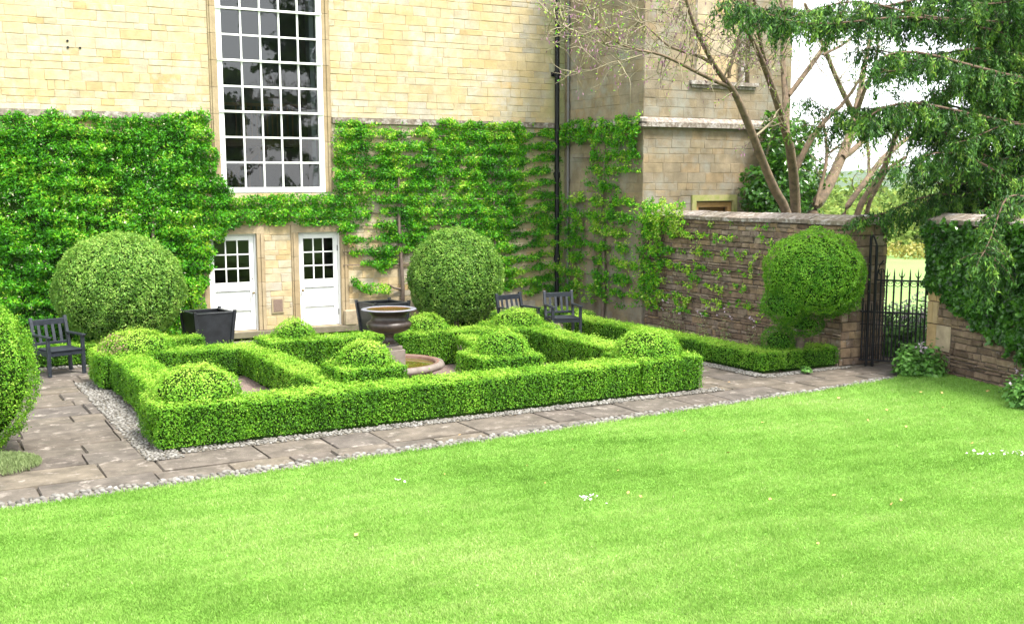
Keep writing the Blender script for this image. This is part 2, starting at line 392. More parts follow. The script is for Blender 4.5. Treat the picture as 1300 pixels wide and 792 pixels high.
C = np.stack([x + lean * np.cos(la), y + lean * np.sin(la), z0 + hgt], 1)
mb = MB(); mb.add(np.stack([A, B, C], 1).reshape(-1, 3), np.arange(3 * n).reshape(n, 3), 0, np.clip(tone, 0, 1))
tag(mb.build('grass', M['grass']), kind='stuff')

# petals, daisies and dry leaves lying in the lawn
def litter(name, spots, m, size):
    mb = MB()
    for cx, cy, r, k in spots:
        P = np.stack([cx + rng.normal(0, r, k), cy + rng.normal(0, r, k), rng.uniform(.035, .06, k)], 1)
        mb.leaves(P, np.tile([0, 0, 1.], (k, 1)), size, .8, .35)
    return tag(mb.build(name, m), kind='stuff')
litter('daisies', [(11.41, 8.37, .11, 34), (11.00, 8.55, .10, 14), (6.00, 9.30, .07, 26), (4.60, 10.90, .05, 8)], M['daisy'], .035)
litter('fallen_leaves', [(9, 9.5, 2.0, 26), (4, 10, 1.4, 12), (12.4, 11.2, 1., 14)], M['dryleaf'], .045)

# cobble edgings
def cobbles(name, region, n_per, zbase=.0, size=.045):
    """region: list of (centre-line pts, half width)"""
    mb = MB(); ico = []
    # squashed low-poly pebble
    t = (1 + 5 ** .5) / 2
    v = np.array([(-1, t, 0), (1, t, 0), (-1, -t, 0), (1, -t, 0), (0, -1, t), (0, 1, t), (0, -1, -t), (0, 1, -t), (t, 0, -1), (t, 0, 1), (-t, 0, -1), (-t, 0, 1)], float)
    v /= np.linalg.norm(v[0])
    f = [(0, 11, 5), (0, 5, 1), (0, 1, 7), (0, 7, 10), (0, 10, 11), (1, 5, 9), (5, 11, 4), (11, 10, 2), (10, 7, 6), (7, 1, 8), (3, 9, 4), (3, 4, 2), (3, 2, 6), (3, 6, 8), (3, 8, 9), (4, 9, 5), (2, 4, 11), (6, 2, 10), (8, 6, 7), (9, 8, 1)]
    v = list(map(tuple, v)); cache = {}; f2 = []
    def mid(a, b):
        k = (min(a, b), max(a, b))
        if k not in cache:
            m_ = np.array(v[a]) + np.array(v[b]); m_ /= np.linalg.norm(m_); cache[k] = len(v); v.append(tuple(m_))
        return cache[k]
    for a, b, c in f:
        ab, bc, ca = mid(a, b), mid(b, c), mid(c, a); f2 += [(a, ab, ca), (b, bc, ab), (c, ca, bc), (ab, bc, ca)]
    v = np.array(v); f2 = np.array(f2)
    for pts, hw0, hw1 in region:
        pts = np.array(pts, float); seg = np.diff(pts, axis=0); L_ = np.hypot(*seg.T); cum = np.concatenate([[0], np.cumsum(L_)]); tot = cum[-1]
        bx = np.linspace(0, tot, 40); cx = np.interp(bx, cum, pts[:, 0]); cy = np.interp(bx, cum, pts[:, 1])
        tx = np.gradient(cx); ty = np.gradient(cy); q = np.hypot(tx, ty); nx, ny = -ty / q, tx / q
        hw = np.linspace(hw0, hw1, 40)
        a = np.stack([cx + nx * (hw + .01), cy + ny * (hw + .01), 0 * cx + zbase + .008], 1); b = np.stack([cx - nx * (hw + .01), cy - ny * (hw + .01), 0 * cx + zbase + .008], 1)
        i = np.arange(39); mb.add(np.concatenate([a, b]), np.stack([i, i + 40, i + 41, i + 1], 1), 1)
        s = 0; sp = size * 1.25
        while s < tot:
            X = np.interp(s, bx, cx); Y = np.interp(s, bx, cy); n_ = np.array([np.interp(s, bx, nx), np.interp(s, bx, ny)]); h_ = np.interp(s, bx, hw)
            o = -h_ + rng.uniform(0, size)
            while o < h_:
                dx, dy = rng.normal(0, size * .22, 2); an = rng.uniform(0, pi); sc = size * rng.uniform(.42, .72) * np.array([1.25, .8, .75])
                w_ = v * sc * (1 + rng.normal(0, .07, (len(v), 1))); ca, sa = cos(an), sin(an)
                w_ = np.stack([w_[:, 0] * ca - w_[:, 1] * sa, w_[:, 0] * sa + w_[:, 1] * ca, w_[:, 2]], 1)
                w_ += (X + n_[0] * o + dx, Y + n_[1] * o + dy, zbase + .012 + rng.uniform(0, .008)); mb.add(w_, f2, 0, rng.random(), True)
                o += size * 1.5 * rng.uniform(.85, 1.1)
            s += sp
    tag(mb.build(name, [M['cobble'], M['cobblebed']]), kind='structure')
ex = np.linspace(-2, 14.2, 30); wv = np.interp(ex, [-2, .7, 14.2], [.38, .34, .22])
def strip(y_off): return [(a, edge_y(a) + b * .5 + .01) for a, b in zip(ex, wv)]
cobbles('lawn_edge_cobbles', [(strip(0), .19, .11)], 0, size=.052)
cobbles('parterre_cobbles', [([(2.63, 19.1), (2.63, 13.2)], .20, .20), ([(2.9, 13.52), (11.15, 13.5)], .12, .10), ([(12.45, 17.6), (12.52, 14.1)], .10, .12), ([(12.5, 14.02), (14.5, 14.05)], .12, .05), ([(1.6, 20.9), (2.9, 20.9)], .1, .1)], 0, size=.036)

# ------------------------------------------------------------------ clipped hedges
def rb_sample(x0, x1, y0, y1, z0, z1, dens, r=.07, taper=0.):
    A = [((x1 - x0) * (y1 - y0), 0), ((x1 - x0) * (z1 - z0), 1), ((x1 - x0) * (z1 - z0), 2), ((y1 - y0) * (z1 - z0), 3), ((y1 - y0) * (z1 - z0), 4)]
    Ps = []
    for a, k in A:
        n = int(a * dens); u, v = rng.random(n), rng.random(n)
        X = x0 + u * (x1 - x0); Y = y0 + (u if k in (3, 4) else v) * (y1 - y0); Z = z0 + v * (z1 - z0)
        if k == 0: Z = np.full(n, z1)
        if k == 1: Y = np.full(n, y0)
        if k == 2: Y = np.full(n, y1)
        if k == 3: X = np.full(n, x0)
        if k == 4: X = np.full(n, x1)
        Ps.append(np.stack([X, Y, Z], 1))
    P = np.concatenate(Ps)
    q = np.stack([np.clip(P[:, 0], x0 + r, x1 - r), np.clip(P[:, 1], y0 + r, y1 - r), np.clip(P[:, 2], z0, z1 - r)], 1)
    N = P - q; N /= np.linalg.norm(N, axis=1)[:, None] + 1e-9
    return q + N * r, N

def box_tone(P, N): return np.clip(.40 + .38 * np.clip(N[:, 2], 0, 1) ** 2 + .10 * snoise(P, .45, 31) + .10 * snoise(P, 1.7, 32) + rng.normal(0, .17, len(P)), 0, 1)  # upward leaves paler: fresh growth, plus light from above put into the tone

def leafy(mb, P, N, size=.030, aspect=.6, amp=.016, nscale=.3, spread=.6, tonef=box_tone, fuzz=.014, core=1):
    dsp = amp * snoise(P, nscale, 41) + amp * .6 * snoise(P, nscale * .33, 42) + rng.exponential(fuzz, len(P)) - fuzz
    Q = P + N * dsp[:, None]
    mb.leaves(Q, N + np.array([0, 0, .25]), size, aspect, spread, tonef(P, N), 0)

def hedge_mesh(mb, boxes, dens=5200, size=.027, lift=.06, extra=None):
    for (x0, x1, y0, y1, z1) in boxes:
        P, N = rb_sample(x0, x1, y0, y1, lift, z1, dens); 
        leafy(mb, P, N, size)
        mb.box(x0 + .06, x1 - .06, y0 + .06, y1 - .06, .0, z1 - .06, 1)  # dark fill left bare below the leaves, a painted contact shadow

def hedge(label, boxes, group='clipped box hedges of the parterre', **k):
    mb = MB(); hedge_mesh(mb, boxes, **k)
    return tag(mb.build('box_hedge', [M['box'], M['boxcore']]), label, 'hedge', group)

def dome_pts(c, rx, ry, rz, dens, zmin=0.):
    n = int(2 * pi * ((rx * ry + rx * rz + ry * rz) / 3) * dens)
    D = rng.normal(size=(n, 3)); D[:, 2] = np.abs(D[:, 2]); D /= np.linalg.norm(D, axis=1)[:, None]
    P = np.array(c) + D * (rx, ry, rz); N = D / (rx, ry, rz); N /= np.linalg.norm(N, axis=1)[:, None]
    k = P[:, 2] > c[2] + zmin
    return P[k], N[k]

def topiary_block(label, box, dome, dry=False):
    x0, x1, y0, y1, z1 = box
    root = empty('topiary_block', ((x0 + x1) / 2, (y0 + y1) / 2, 0), label, 'topiary', 'domed box blocks of the parterre')
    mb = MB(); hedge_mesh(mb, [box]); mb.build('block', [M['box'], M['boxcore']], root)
    cx, cy, r, h = dome
    mb = MB(); P, N = dome_pts((cx, cy, z1 - .04), r, r, h, 3600)
    # bell-shaped skirt
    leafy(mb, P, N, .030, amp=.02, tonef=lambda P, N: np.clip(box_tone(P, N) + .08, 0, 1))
    if dry:
        k = (P[:, 0] < cx - .22) & (P[:, 1] < cy + .1) & (P[:, 2] < z1 + .24) & (rng.random(len(P)) < .30 + .4 * snoise(P, .2, 99)); mb.leaves(P[k] + N[k] * .025, N[k], .032, .6, .6, rng.random(k.sum()), 2)
    k = 16; prof = [((r - .07) * cos(a), (h - .07) * sin(a)) for a in np.linspace(0, pi / 2 - .02, 8)]
    mb.lathe(prof, (cx, cy, z1 - .04), 20, 1); mb.build('dome', [M['box'], M['boxcore'], M['drybox']], root)
    return root

hedge('long front box hedge of the parterre facing the lawn', [(3.72, 9.75, 13.62, 14.26, .52)])
hedge('left outer box hedge with broad flat top beside the cobbled strip', [(2.84, 3.42, 14.72, 18.18, .54)])
hedge('back box hedge of the left bed below the black planter by the first door', [(3.90, 5.36, 18.42, 19.05, .50)])
hedge('wide flat topped cross hedge on the right of the left soil bed', [(4.97, 5.46, 14.25, 18.4, .49)])
hedge('box hedge behind the fountain in front of the right white door', [(6.38, 7.62, 17.95, 18.6, .60)])
hedge('short back box hedge of the right bed between the two rear domes', [(8.88, 9.7, 18.1, 18.7, .55)])
hedge('right inner box hedge running back towards the two wooden chairs', [(10.08, 10.66, 14.72, 17.75, .55)])
# slanting hedge on the fountain side of the right bed
mb = MB(); P, N = rb_sample(0, .36, 0, 2.35, .03, .56, 3600); a = radians(-14); R = np.array([[cos(a), sin(a), 0], [-sin(a), cos(a), 0], [0, 0, 1]])
P = P @ R + (8.05, 15.4, 0); N = N @ R; leafy(mb, P, N)
c4 = np.array([(.05, 0, 0), (.31, 0, 0), (.31, 2.3, 0), (.05, 2.3, 0)]) @ R + (8.05, 15.4, 0)
mb.add(np.concatenate([c4, c4 + (0, 0, .51)]), [(4, 5, 6, 7), (0, 1, 5, 4), (1, 2, 6, 5), (2, 3, 7, 6), (3, 0, 4, 7)], 1)
for q in range(9):
    a0 = np.array([8.06 + .02 * rng.normal() + .030 * q, 17.3 - .012 * q + rng.normal() * .02, 0]); a0 = np.array([8.47, 17.15, 0]) + np.array([sin(a), -cos(a), 0]) * -.03 * (q - 4) + (-.03, 0, 0); a0[0] = 8.05 + (a0[1] - 15.4) * .249 - .015
    mb.tube([a0, a0 + (rng.normal(0, .015) - .01, rng.normal(0, .05), .22), a0 + (rng.normal(0, .02) - .01, rng.normal(0, .1), .44)], [.012, .009, .004], 5, 2)
tag(mb.build('box_hedge', [M['box'], M['boxcore'], M['greybark']]), 'narrow slanting box hedge with a bare woody patch right of the fountain', 'hedge', 'clipped box hedges of the parterre')

topiary_block('large domed box block at the near left corner of the parterre', (2.62, 3.74, 13.55, 14.72, .56), (3.24, 14.22, .57, .42))
topiary_block('domed box block beside the single chair with a dry brown patch', (2.68, 3.90, 18.15, 19.3, .57), (3.36, 18.75, .60, .34), dry=True)
topiary_block('domed box block between the left soil bed and the fountain basin', (5.27, 6.25, 14.34, 15.32, .67), (5.78, 14.86, .42, .36))
topiary_block('small domed box block in front of the wall between the two doors', (5.34, 6.36, 17.95, 18.95, .62), (5.92, 18.5, .36, .34))
topiary_block('domed box block half hidden behind the iron urn', (7.62, 8.88, 17.7, 18.7, .62), (8.28, 18.2, .40, .32))
topiary_block('domed box block just right of the fountain basin', (7.42, 8.46, 14.3, 15.25, .67), (7.98, 14.8, .44, .38))
topiary_block('domed box block in front of the two wooden chairs', (9.62, 10.75, 17.6, 18.85, .60), (10.15, 18.2, .50, .32))
topiary_block('large domed box block at the right corner beside the path', (9.75, 10.88, 13.55, 14.72, .56), (10.24, 14.17, .54, .42))

wh = tag(None, ) if False else None
mb = MB(); hedge_mesh(mb, [(12.66, 13.16, 14.25, 20.7, .36), (13.14, 14.42, 14.22, 14.74, .36)])
tag(mb.build('box_hedge', [M['box'], M['boxcore']]), 'low box hedge along the foot of the brown garden wall turning towards the gate', 'hedge', 'low edging hedges under the walls')
mb = MB(); hedge_mesh(mb, [(-1.5, 5.0, 21.0, 21.45, .38)]); tag(mb.build('box_hedge', [M['box'], M['boxcore']]), 'low shaded box hedge behind the single chair and under the big left bush', 'hedge', 'low edging hedges under the walls')
mb = MB(); hedge_mesh(mb, [(9.9, 13.5, 22.1, 22.5, .34), (13.3, 13.75, 20.95, 22.3, .34)], dens=3000); tag(mb.build('box_hedge', [M['box'], M['boxcore']]), 'low dark edging hedge under the middle round bush and behind the pair of chairs', 'hedge', 'low edging hedges under the walls')

# ------------------------------------------------------------------ big rounded bushes
def blob(mb, c, rad, dens, size, m=0, zlo=-.75, amp=.03, nsc=.5, shape=None, tone0=.45, spread=.7, core=1, aspect=.5, fuzz=.02):
    rx, ry, rz = rad
    n = int(4 * pi * ((rx * ry + rx * rz + ry * rz) / 3) * dens)
    D = rng.normal(size=(n, 3)); D /= np.linalg.norm(D, axis=1)[:, None]; D = D[D[:, 2] > zlo]
    sc = np.ones(len(D)) if shape is None else shape(D)
    P = np.array(c) + D * (rx, ry, rz) * (sc[:, None] if shape is None else np.stack([sc, sc, np.ones(len(D))], 1))
    N = D / (rx, ry, rz); N /= np.linalg.norm(N, axis=1)[:, None]
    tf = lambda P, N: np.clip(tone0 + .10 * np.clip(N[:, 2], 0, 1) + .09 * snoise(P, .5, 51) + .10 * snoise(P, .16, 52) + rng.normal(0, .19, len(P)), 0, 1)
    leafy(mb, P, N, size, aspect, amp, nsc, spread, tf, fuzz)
    prof = []
    for t in np.linspace(-1 if zlo < -.9 else zlo, 1, 16):
        Dd = np.array([[math.sqrt(max(0, 1 - t * t)), 0, t]]); s = 1 if shape is None else float(shape(Dd)[0])
        prof.append((max(0, Dd[0, 0] * rx * s - .10), t * (rz - .10)))
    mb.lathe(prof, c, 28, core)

def bush(label, c, rad, lm, dens, size, trunk=True, group='large round clipped bushes', tone0=.45, **k):
    root = empty('round_bush', (c[0], c[1], 0), label, 'bush', group)
    mb = MB(); blob(mb, c, rad, dens, size, tone0=tone0, **k); mb.build('foliage', [lm, M['boxcore']], root)
    mb = MB(); mb.tube([(c[0], c[1], -.03), (c[0] + .02, c[1], c[2] - rad[2] * .5)], [.06, .05]); mb.build('trunk', M['greybark'], root)
    return root
bush('large grey green round bush against the climber covered wall left of the doors', (3.65, 21.75, 1.27), (1.16, 1.10, 1.05), M['ball'], 3400, .044, zlo=-.8, tone0=.58, fuzz=.012)
bush('dark green round bush between the second planter and the two wooden chairs', (10.66, 21.85, 1.17), (1.04, .98, 1.08), M['ball'], 3400, .044, zlo=-.85, tone0=.50, fuzz=.012)
shp = lambda D: np.where(D[:, 2] > 0, 1 - .16 * D[:, 2] ** 2, 1 - .10 * D[:, 2] ** 2)
bush('tall egg shaped bush cut off by the left edge of the picture', (.62, 14.55, .98), (.80, .80, 1.0), M['box'], 4200, .030, shape=shp, zlo=-.97, amp=.03, tone0=.55)

root = empty('mushroom_topiary', (13.62, 14.3, 0), 'bright green mushroom shaped topiary in front of the garden wall near the gate', 'topiary')
mb = MB()
blob(mb, (13.62, 14.08, 1.66), (.84, .80, .74), 4000, .038, zlo=-.8, tone0=.68, fuzz=.010, amp=.035)
blob(mb, (13.20, 14.25, 1.18), (.44, .42, .34), 3300, .036, tone0=.5, zlo=-1)
blob(mb, (13.95, 13.95, 1.30), (.46, .42, .36), 3300, .036, tone0=.45, zlo=-1)
blob(mb, (13.58, 14.25, .80), (.34, .30, .20), 3300, .036, tone0=.42, zlo=-1)
blob(mb, (13.36, 14.62, .46), (.30, .30, .30), 3300, .034, tone0=.45, zlo=-1)
mb.build('foliage', [M['yewball'], M['boxcore']], root)
mb = MB(); mb.tube([(13.62, 14.5, -.03), (13.66, 14.42, .4), (13.62, 14.3, .9), (13.6, 14.15, 1.5)], [.10, .08, .07, .05]); mb.build('trunk', M['greybark'], root)

# fine tuft at the foot of the left bush
mb = MB(); n = 9000; rr = np.sqrt(rng.random(n)) * .62; a = rng.uniform(0, 2 * pi, n)
P = np.stack([.72 + rr * np.cos(a), 13.78 + rr * np.sin(a) * .85, .02 + .13 * np.sqrt(np.maximum(0, 1 - (rr / .64) ** 2)) * rng.uniform(.4, 1, n)], 1)
mb.leaves(P, rng.normal(size=(n, 3)) * (1, 1, .3), .06, .14, .3, tone=np.clip(rng.normal(.5, .25, n), 0, 1), up=(0, 0, 1), upw=.7)
tag(mb.build('ground_plant', M['thyme']), 'fine pale grey green tuft on the paving under the leftmost bush', 'plant')

# ------------------------------------------------------------------ the house
YW = 23.27; XW = 14.3; YF = 20.04; TOP = 9.6
house = empty('stone_house', (7, YW, 0), 'cream stone country house with a tall white window and two white doors', 'house')
def clus(seed, lo=.0):
    """stone tones that drift across a wall in patches"""
    r = np.random.default_rng(seed); k = r.normal(size=(5, 2)) * 1.4; ph = r.uniform(0, 6.28, 5)
    def f(rg, u, z): return float(np.clip(.5 + .22 * np.sin(k[:, 0] * u + k[:, 1] * z + ph).sum() / 1.6 + rg.normal(0, .24), 0, 1))
    return f
WIN = (5.84, 8.42, 3.03, 9.05); D2 = (7.44, 8.73, 0, 2.34); D1 = (5.50, 6.86, 0, 2.34)
WINo = (6.01, 8.25, 3.03, 8.9); D2o = (7.61, 8.56, .13, 2.18); D1o = (5.68, 6.70, .13, 2.18)
mb = MB()
for a0, a1, b0, b1 in rect_minus((-3, XW, 0, TOP), [WINo, D2o, D1o]): mb.box(a0, a1, YW, YW + .45, b0, b1, 1)
sh = lambda hs: [(h[0] + 3, h[1] + 3, h[2], h[3]) for h in hs]
stones(mb, (-3, YW, 0), (1, 0, 0), XW + 3, 0, TOP, (0, -1, 0), (.10, .22), (.20, .62), sh([WIN, D2, D1, (-3, XW, 4.50, 4.62)]), gap=.006, depth=.007, bev=.006, dvar=.003, jit=.0045, tone=clus(5))
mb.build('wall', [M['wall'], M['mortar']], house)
mb = MB()
for x0, x1 in ((-3, 5.83), (8.43, 14.24)): mb.box(x0, x1, YW - .07, YW, 4.50, 4.62, 0, rng.random())
mb.box(14.18, 14.30, YF - .12, YW, 4.47, 4.57, 0, .5); mb.box(14.18, 18.5, YF - .12, YF, 4.40, 4.50, 0, .2)
mb.add([(14.18, YF - .12, 4.503), (18.5, YF - .12, 4.503), (18.5, YF, 4.61), (14.18, YF, 4.61)], [(0, 1, 2, 3)], 0, .6)
mb.build('string_course', M['lichen'], house)

# wing
mb = MB()
BW = (15.64, 17.2, 5.42, 8.8); DW = (15.62, 16.9, 0, 2.92)
for a0, a1, b0, b1 in rect_minus((XW, 18.45, 0, TOP), [BW, (15.74, 16.8, 0, 2.78)]): mb.box(a0, a1, YF, YF + .4, b0, b1, 1)
mb.box(XW, XW + .4, YF + .4, YW + .45, 0, TOP, 1); mb.box(18.05, 18.45, YF + .4, 28, 0, TOP, 1)
stones(mb, (XW, YF, 0), (1, 0, 0), 4.15, 0, TOP, (0, -1, 0), (.13, .24), (.25, .6), [(0, 4.15, 4.40, 4.61)] + [(h[0] - XW, h[1] - XW, h[2], h[3]) for h in (BW, DW)], gap=.005, depth=.006, bev=.005, dvar=.0025, jit=.004, tone=clus(8))
stones(mb, (XW, YF, 0), (0, 1, 0), YW - YF, 0, TOP, (-1, 0, 0), (.18, .30), (.3, .75), [(0, 4, 4.47, 4.57)], gap=.005, depth=.006, bev=.005, dvar=.0025, jit=.004, tone=clus(9))
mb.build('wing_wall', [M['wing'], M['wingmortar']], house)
# blind window of the wing with its sill and mullion
mb = MB(); stones(mb, (15.64, YF + .14, 5.42), (1, 0, 0), 1.56, 0, 3.38, (0, -1, 0), (.4, .6), (.5, .8), gap=.004, depth=.01, bev=.004, jit=.001, mat=0); mb.box(15.64, 17.2, YF + .15, YF + .39, 5.42, 8.8, 0, .5)
f = mb.build('blind_window', [M['quoin']], house)
mb = MB(); mb.box(15.5, 17.4, YF - .10, YF + .12, 5.34, 5.42, 0, .3); mb.box(15.55, 17.35, YF - .05, YF + .1, 5.27, 5.34, 0, .3); mb.build('sill', M['lichen'], f)
mb = MB(); mb.box(16.98, 17.09, YF + .02, YF + .12, 5.42, 8.8, 0, .2); mb.box(15.66, 15.72, YF + .02, YF + .12, 5.42, 8.8, 0, .1); mb.build('mullion', M['lichen'], f)
# wing doorway
mb = MB(); mb.box(15.62, 16.9, YF - .05, YF + .02, 2.80, 2.93, 0, .2); mb.box(15.62, 15.735, YF - .05, YF + .02, 0, 2.80); mb.box(16.79, 16.9, YF - .05, YF + .02, 0, 2.80); h = mb.build('hood_mould', M['moss'], house)
mb = MB(); mb.box(15.75, 16.79, YF + .03, YF + .12, 2.66, 2.77); mb.box(15.75, 15.85, YF + .03, YF + .12, 0, 2.66); mb.box(16.69, 16.79, YF + .03, YF + .12, 0, 2.66); dr = mb.build('door_frame', M['ochrewood'], house)
mb = MB(); 
for k in range(6): mb.box(15.86 + k * .138, 15.86 + k * .138 + .13, YF + .16, YF + .2, 0, 2.65)
mb.build('door', M['brown'], house)

# roof
mb = MB(); mb.box(-3.2, 18.7, YW - .02, YW + .3, TOP, TOP + .25); mb.add([(-3.2, YW - .3, TOP + .25), (18.7, YW - .3, TOP + .25), (18.7, 34, TOP + .25), (-3.2, 34, TOP + .25), (1, 28.5, 13), (14.5, 28.5, 13)], [(0, 1, 5, 4), (2, 3, 4, 5)]); mb.add([(-3.2, YW - .3, TOP + .25), (18.7, YW - .3, TOP + .25), (18.7, 34, TOP + .25), (-3.2, 34, TOP + .25), (1, 28.5, 13), (14.5, 28.5, 13)], [(1, 2, 5), (3, 0, 4)])
mb.box(-3, 18.45, YW + .5, 34, TOP - .1, TOP - .02); mb.box(14.0, 18.7, YF - .25, YW, TOP, TOP + .2)
mb.build('roof', M['slate'], house)
mb = MB(); mb.box(-3, -2.6, YW + .45, 34, 0, TOP); mb.box(-3, 18.45, 33.6, 34, 0, TOP); mb.box(18.05, 18.449, 28, 33.6, 0, TOP); mb.build('rear_wall', M['wall'], house)

# surrounds
def surround(name, ox0, ox1, z0, z1, w, yo, arch=False):
    mb = MB(); n = max(2, round((z1 - z0) / .55)); zs = np.linspace(z0, z1, n + 1)
    for i in range(n):
        for (a, b) in ((ox0 - w, ox0), (ox1, ox1 + w)):
            t = rng.random(); mb.box(a, b, YW - .025 - yo, YW, zs[i] + .003, zs[i + 1] - .003, 0, t)
            m_ = (a + b) / 2 + (.02 if a > ox0 else -.02); mb.box(m_ - .022, m_ + .022, YW - .05 - yo, YW - .0255 - yo, zs[i] + .004, zs[i + 1] - .004, 0, t)
    mb.box(ox0 - w, ox1 + w, YW - .027 - yo, YW, z1, z1 + w * .95, 0, .5)
    return mb.build(name, M['dress'], house)
surround('window_surround', 6.01, 8.25, 3.03, 8.9, .16, 0)
surround('door_surround', 7.61, 8.56, 0.135, 2.18, .16, 0)
surround('door_surround', 5.68, 6.70, 0.135, 2.18, .16, 0)
mb = MB(); mb.box(5.45, 8.95, YW - .16, YW - .001, 0, .13, 0, .2); bevel(mb.build('step', M['step'], house), .01)
for hx, hz in ((3.18, 5.92), (3.18, 5.80), (3.40, 5.80)):
    mb = MB(); mb.tube([(hx, YW - .022, hz), (hx, YW + .01, hz)], .022, 10); mb.build('hole_dark_plug', M['iron'], house)  # solid black plug; the dark of a hole is put into its colour
mb = MB(); mb.box(8.58, 8.84, YW - .17, YW - .03, .131, .46, 0, .9); bevel(mb.build('corner_stone', M['quoin'], house), .02)
mb = MB(); mb.box(6.98, 7.24, YW - .03, YW - .012, .48, .80, 0, .5); v_ = mb.build('air_vent', M['dress'], house)
mb = MB(); mb.box(7.01, 7.21, YW - .036, YW - .0305, .51, .77); mb.build('grille', plain('vent grille', (.25, .17, .13), .8, noise=.6, nscale=60), v_)

# tall window
fx0, fx1, fz0, fz1 = 6.01, 8.25, 3.03, 8.9
gx0, gx1, gz0 = 6.12, 8.13, 3.14
mb = MB(); yf = YW - .02; 
mb.box(fx0, gx0, yf, yf + .12, fz0, fz1); mb.box(gx1, fx1, yf, yf + .12, fz0, fz1); mb.box(gx0, gx1, yf, yf + .12, fz0, gz0); mb.box(gx0, gx1, yf, yf + .12, fz1 - .1, fz1)
wn = bevel(mb.build('window', M['white'], house), .008)
rowh = (fz1 - .1 - gz0) / 11
mb = MB(); pw = (gx1 - gx0) / 5
for i in range(1, 5): mb.box(gx0 + i * pw - .017, gx0 + i * pw + .017, yf + .02, yf + .07, gz0, fz1 - .1)
for j in range(1, 11): mb.box(gx0, gx1, yf + .024, yf + .066, gz0 + j * rowh - .018, gz0 + j * rowh + .018)
mb.build('glazing_bars', M['white'], wn)
for j in (3, 5, 7, 9):
    mb = MB(); z = gz0 + j * rowh; mb.box(fx0 + .01, fx1 - .01, yf - .035, yf + .019, z - .022, z + .022); bevel(mb.build('drip_rail', M['white'], wn), .005)
mb = MB(); 
for i in range(5):
    for j in range(11):
        a = rng.normal(0, .0025, 2); x0 = gx0 + i * pw; z0 = gz0 + j * rowh
        mb.add([(x0, yf + .045 + a[0], z0), (x0 + pw, yf + .045 - a[0], z0), (x0 + pw, yf + .045 - a[0] + a[1], z0 + rowh), (x0, yf + .045 + a[0] + a[1], z0 + rowh)], [(0, 1, 2, 3)])
mb.build('pane', M['glass'], wn)
# inside shutters and stairs seen through the glass
mb = MB(); mb.box(8.02, 8.12, yf + .14, yf + .40, 3.1, 8.8); mb.build('shutter', plain('grey shutter', (.35, .35, .36), .6), wn)
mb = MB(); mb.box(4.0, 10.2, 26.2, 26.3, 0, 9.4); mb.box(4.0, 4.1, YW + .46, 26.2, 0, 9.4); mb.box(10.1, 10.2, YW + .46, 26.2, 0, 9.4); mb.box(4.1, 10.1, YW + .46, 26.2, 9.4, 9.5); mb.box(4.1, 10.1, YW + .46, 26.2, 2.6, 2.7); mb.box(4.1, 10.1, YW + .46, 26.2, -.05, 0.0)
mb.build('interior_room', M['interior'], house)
st = MB(); st.beam((6.0, 24.6, 2.95), (7.3, 24.9, 4.0), .10, .13); st.beam((7.3, 24.9, 4.0), (7.6, 25.1, 4.05), .1, .12)
for t in np.linspace(0, 1, 6): p = np.array([6.0, 24.6, 2.95]) * (1 - t) + np.array([7.3, 24.9, 4.0]) * t; st.beam(p - (0, 0, .7), p, .04, .04, up=(0, 1, 0))
for k in range(12): st.beam((7.0 + k * .12, 25.6, 4.2), (7.0 + k * .12, 25.6, 5.0), .03, .03, up=(0, 1, 0))  # balusters added indoors in place of a railing reflected in the panes
st.beam((6.6, 25.6, 5.0), (8.5, 25.6, 5.0), .07, .07); st.box(6.4, 10.1, 25.4, 26.1, 4.05, 4.2)
st.build('staircase', M['brown'], house)

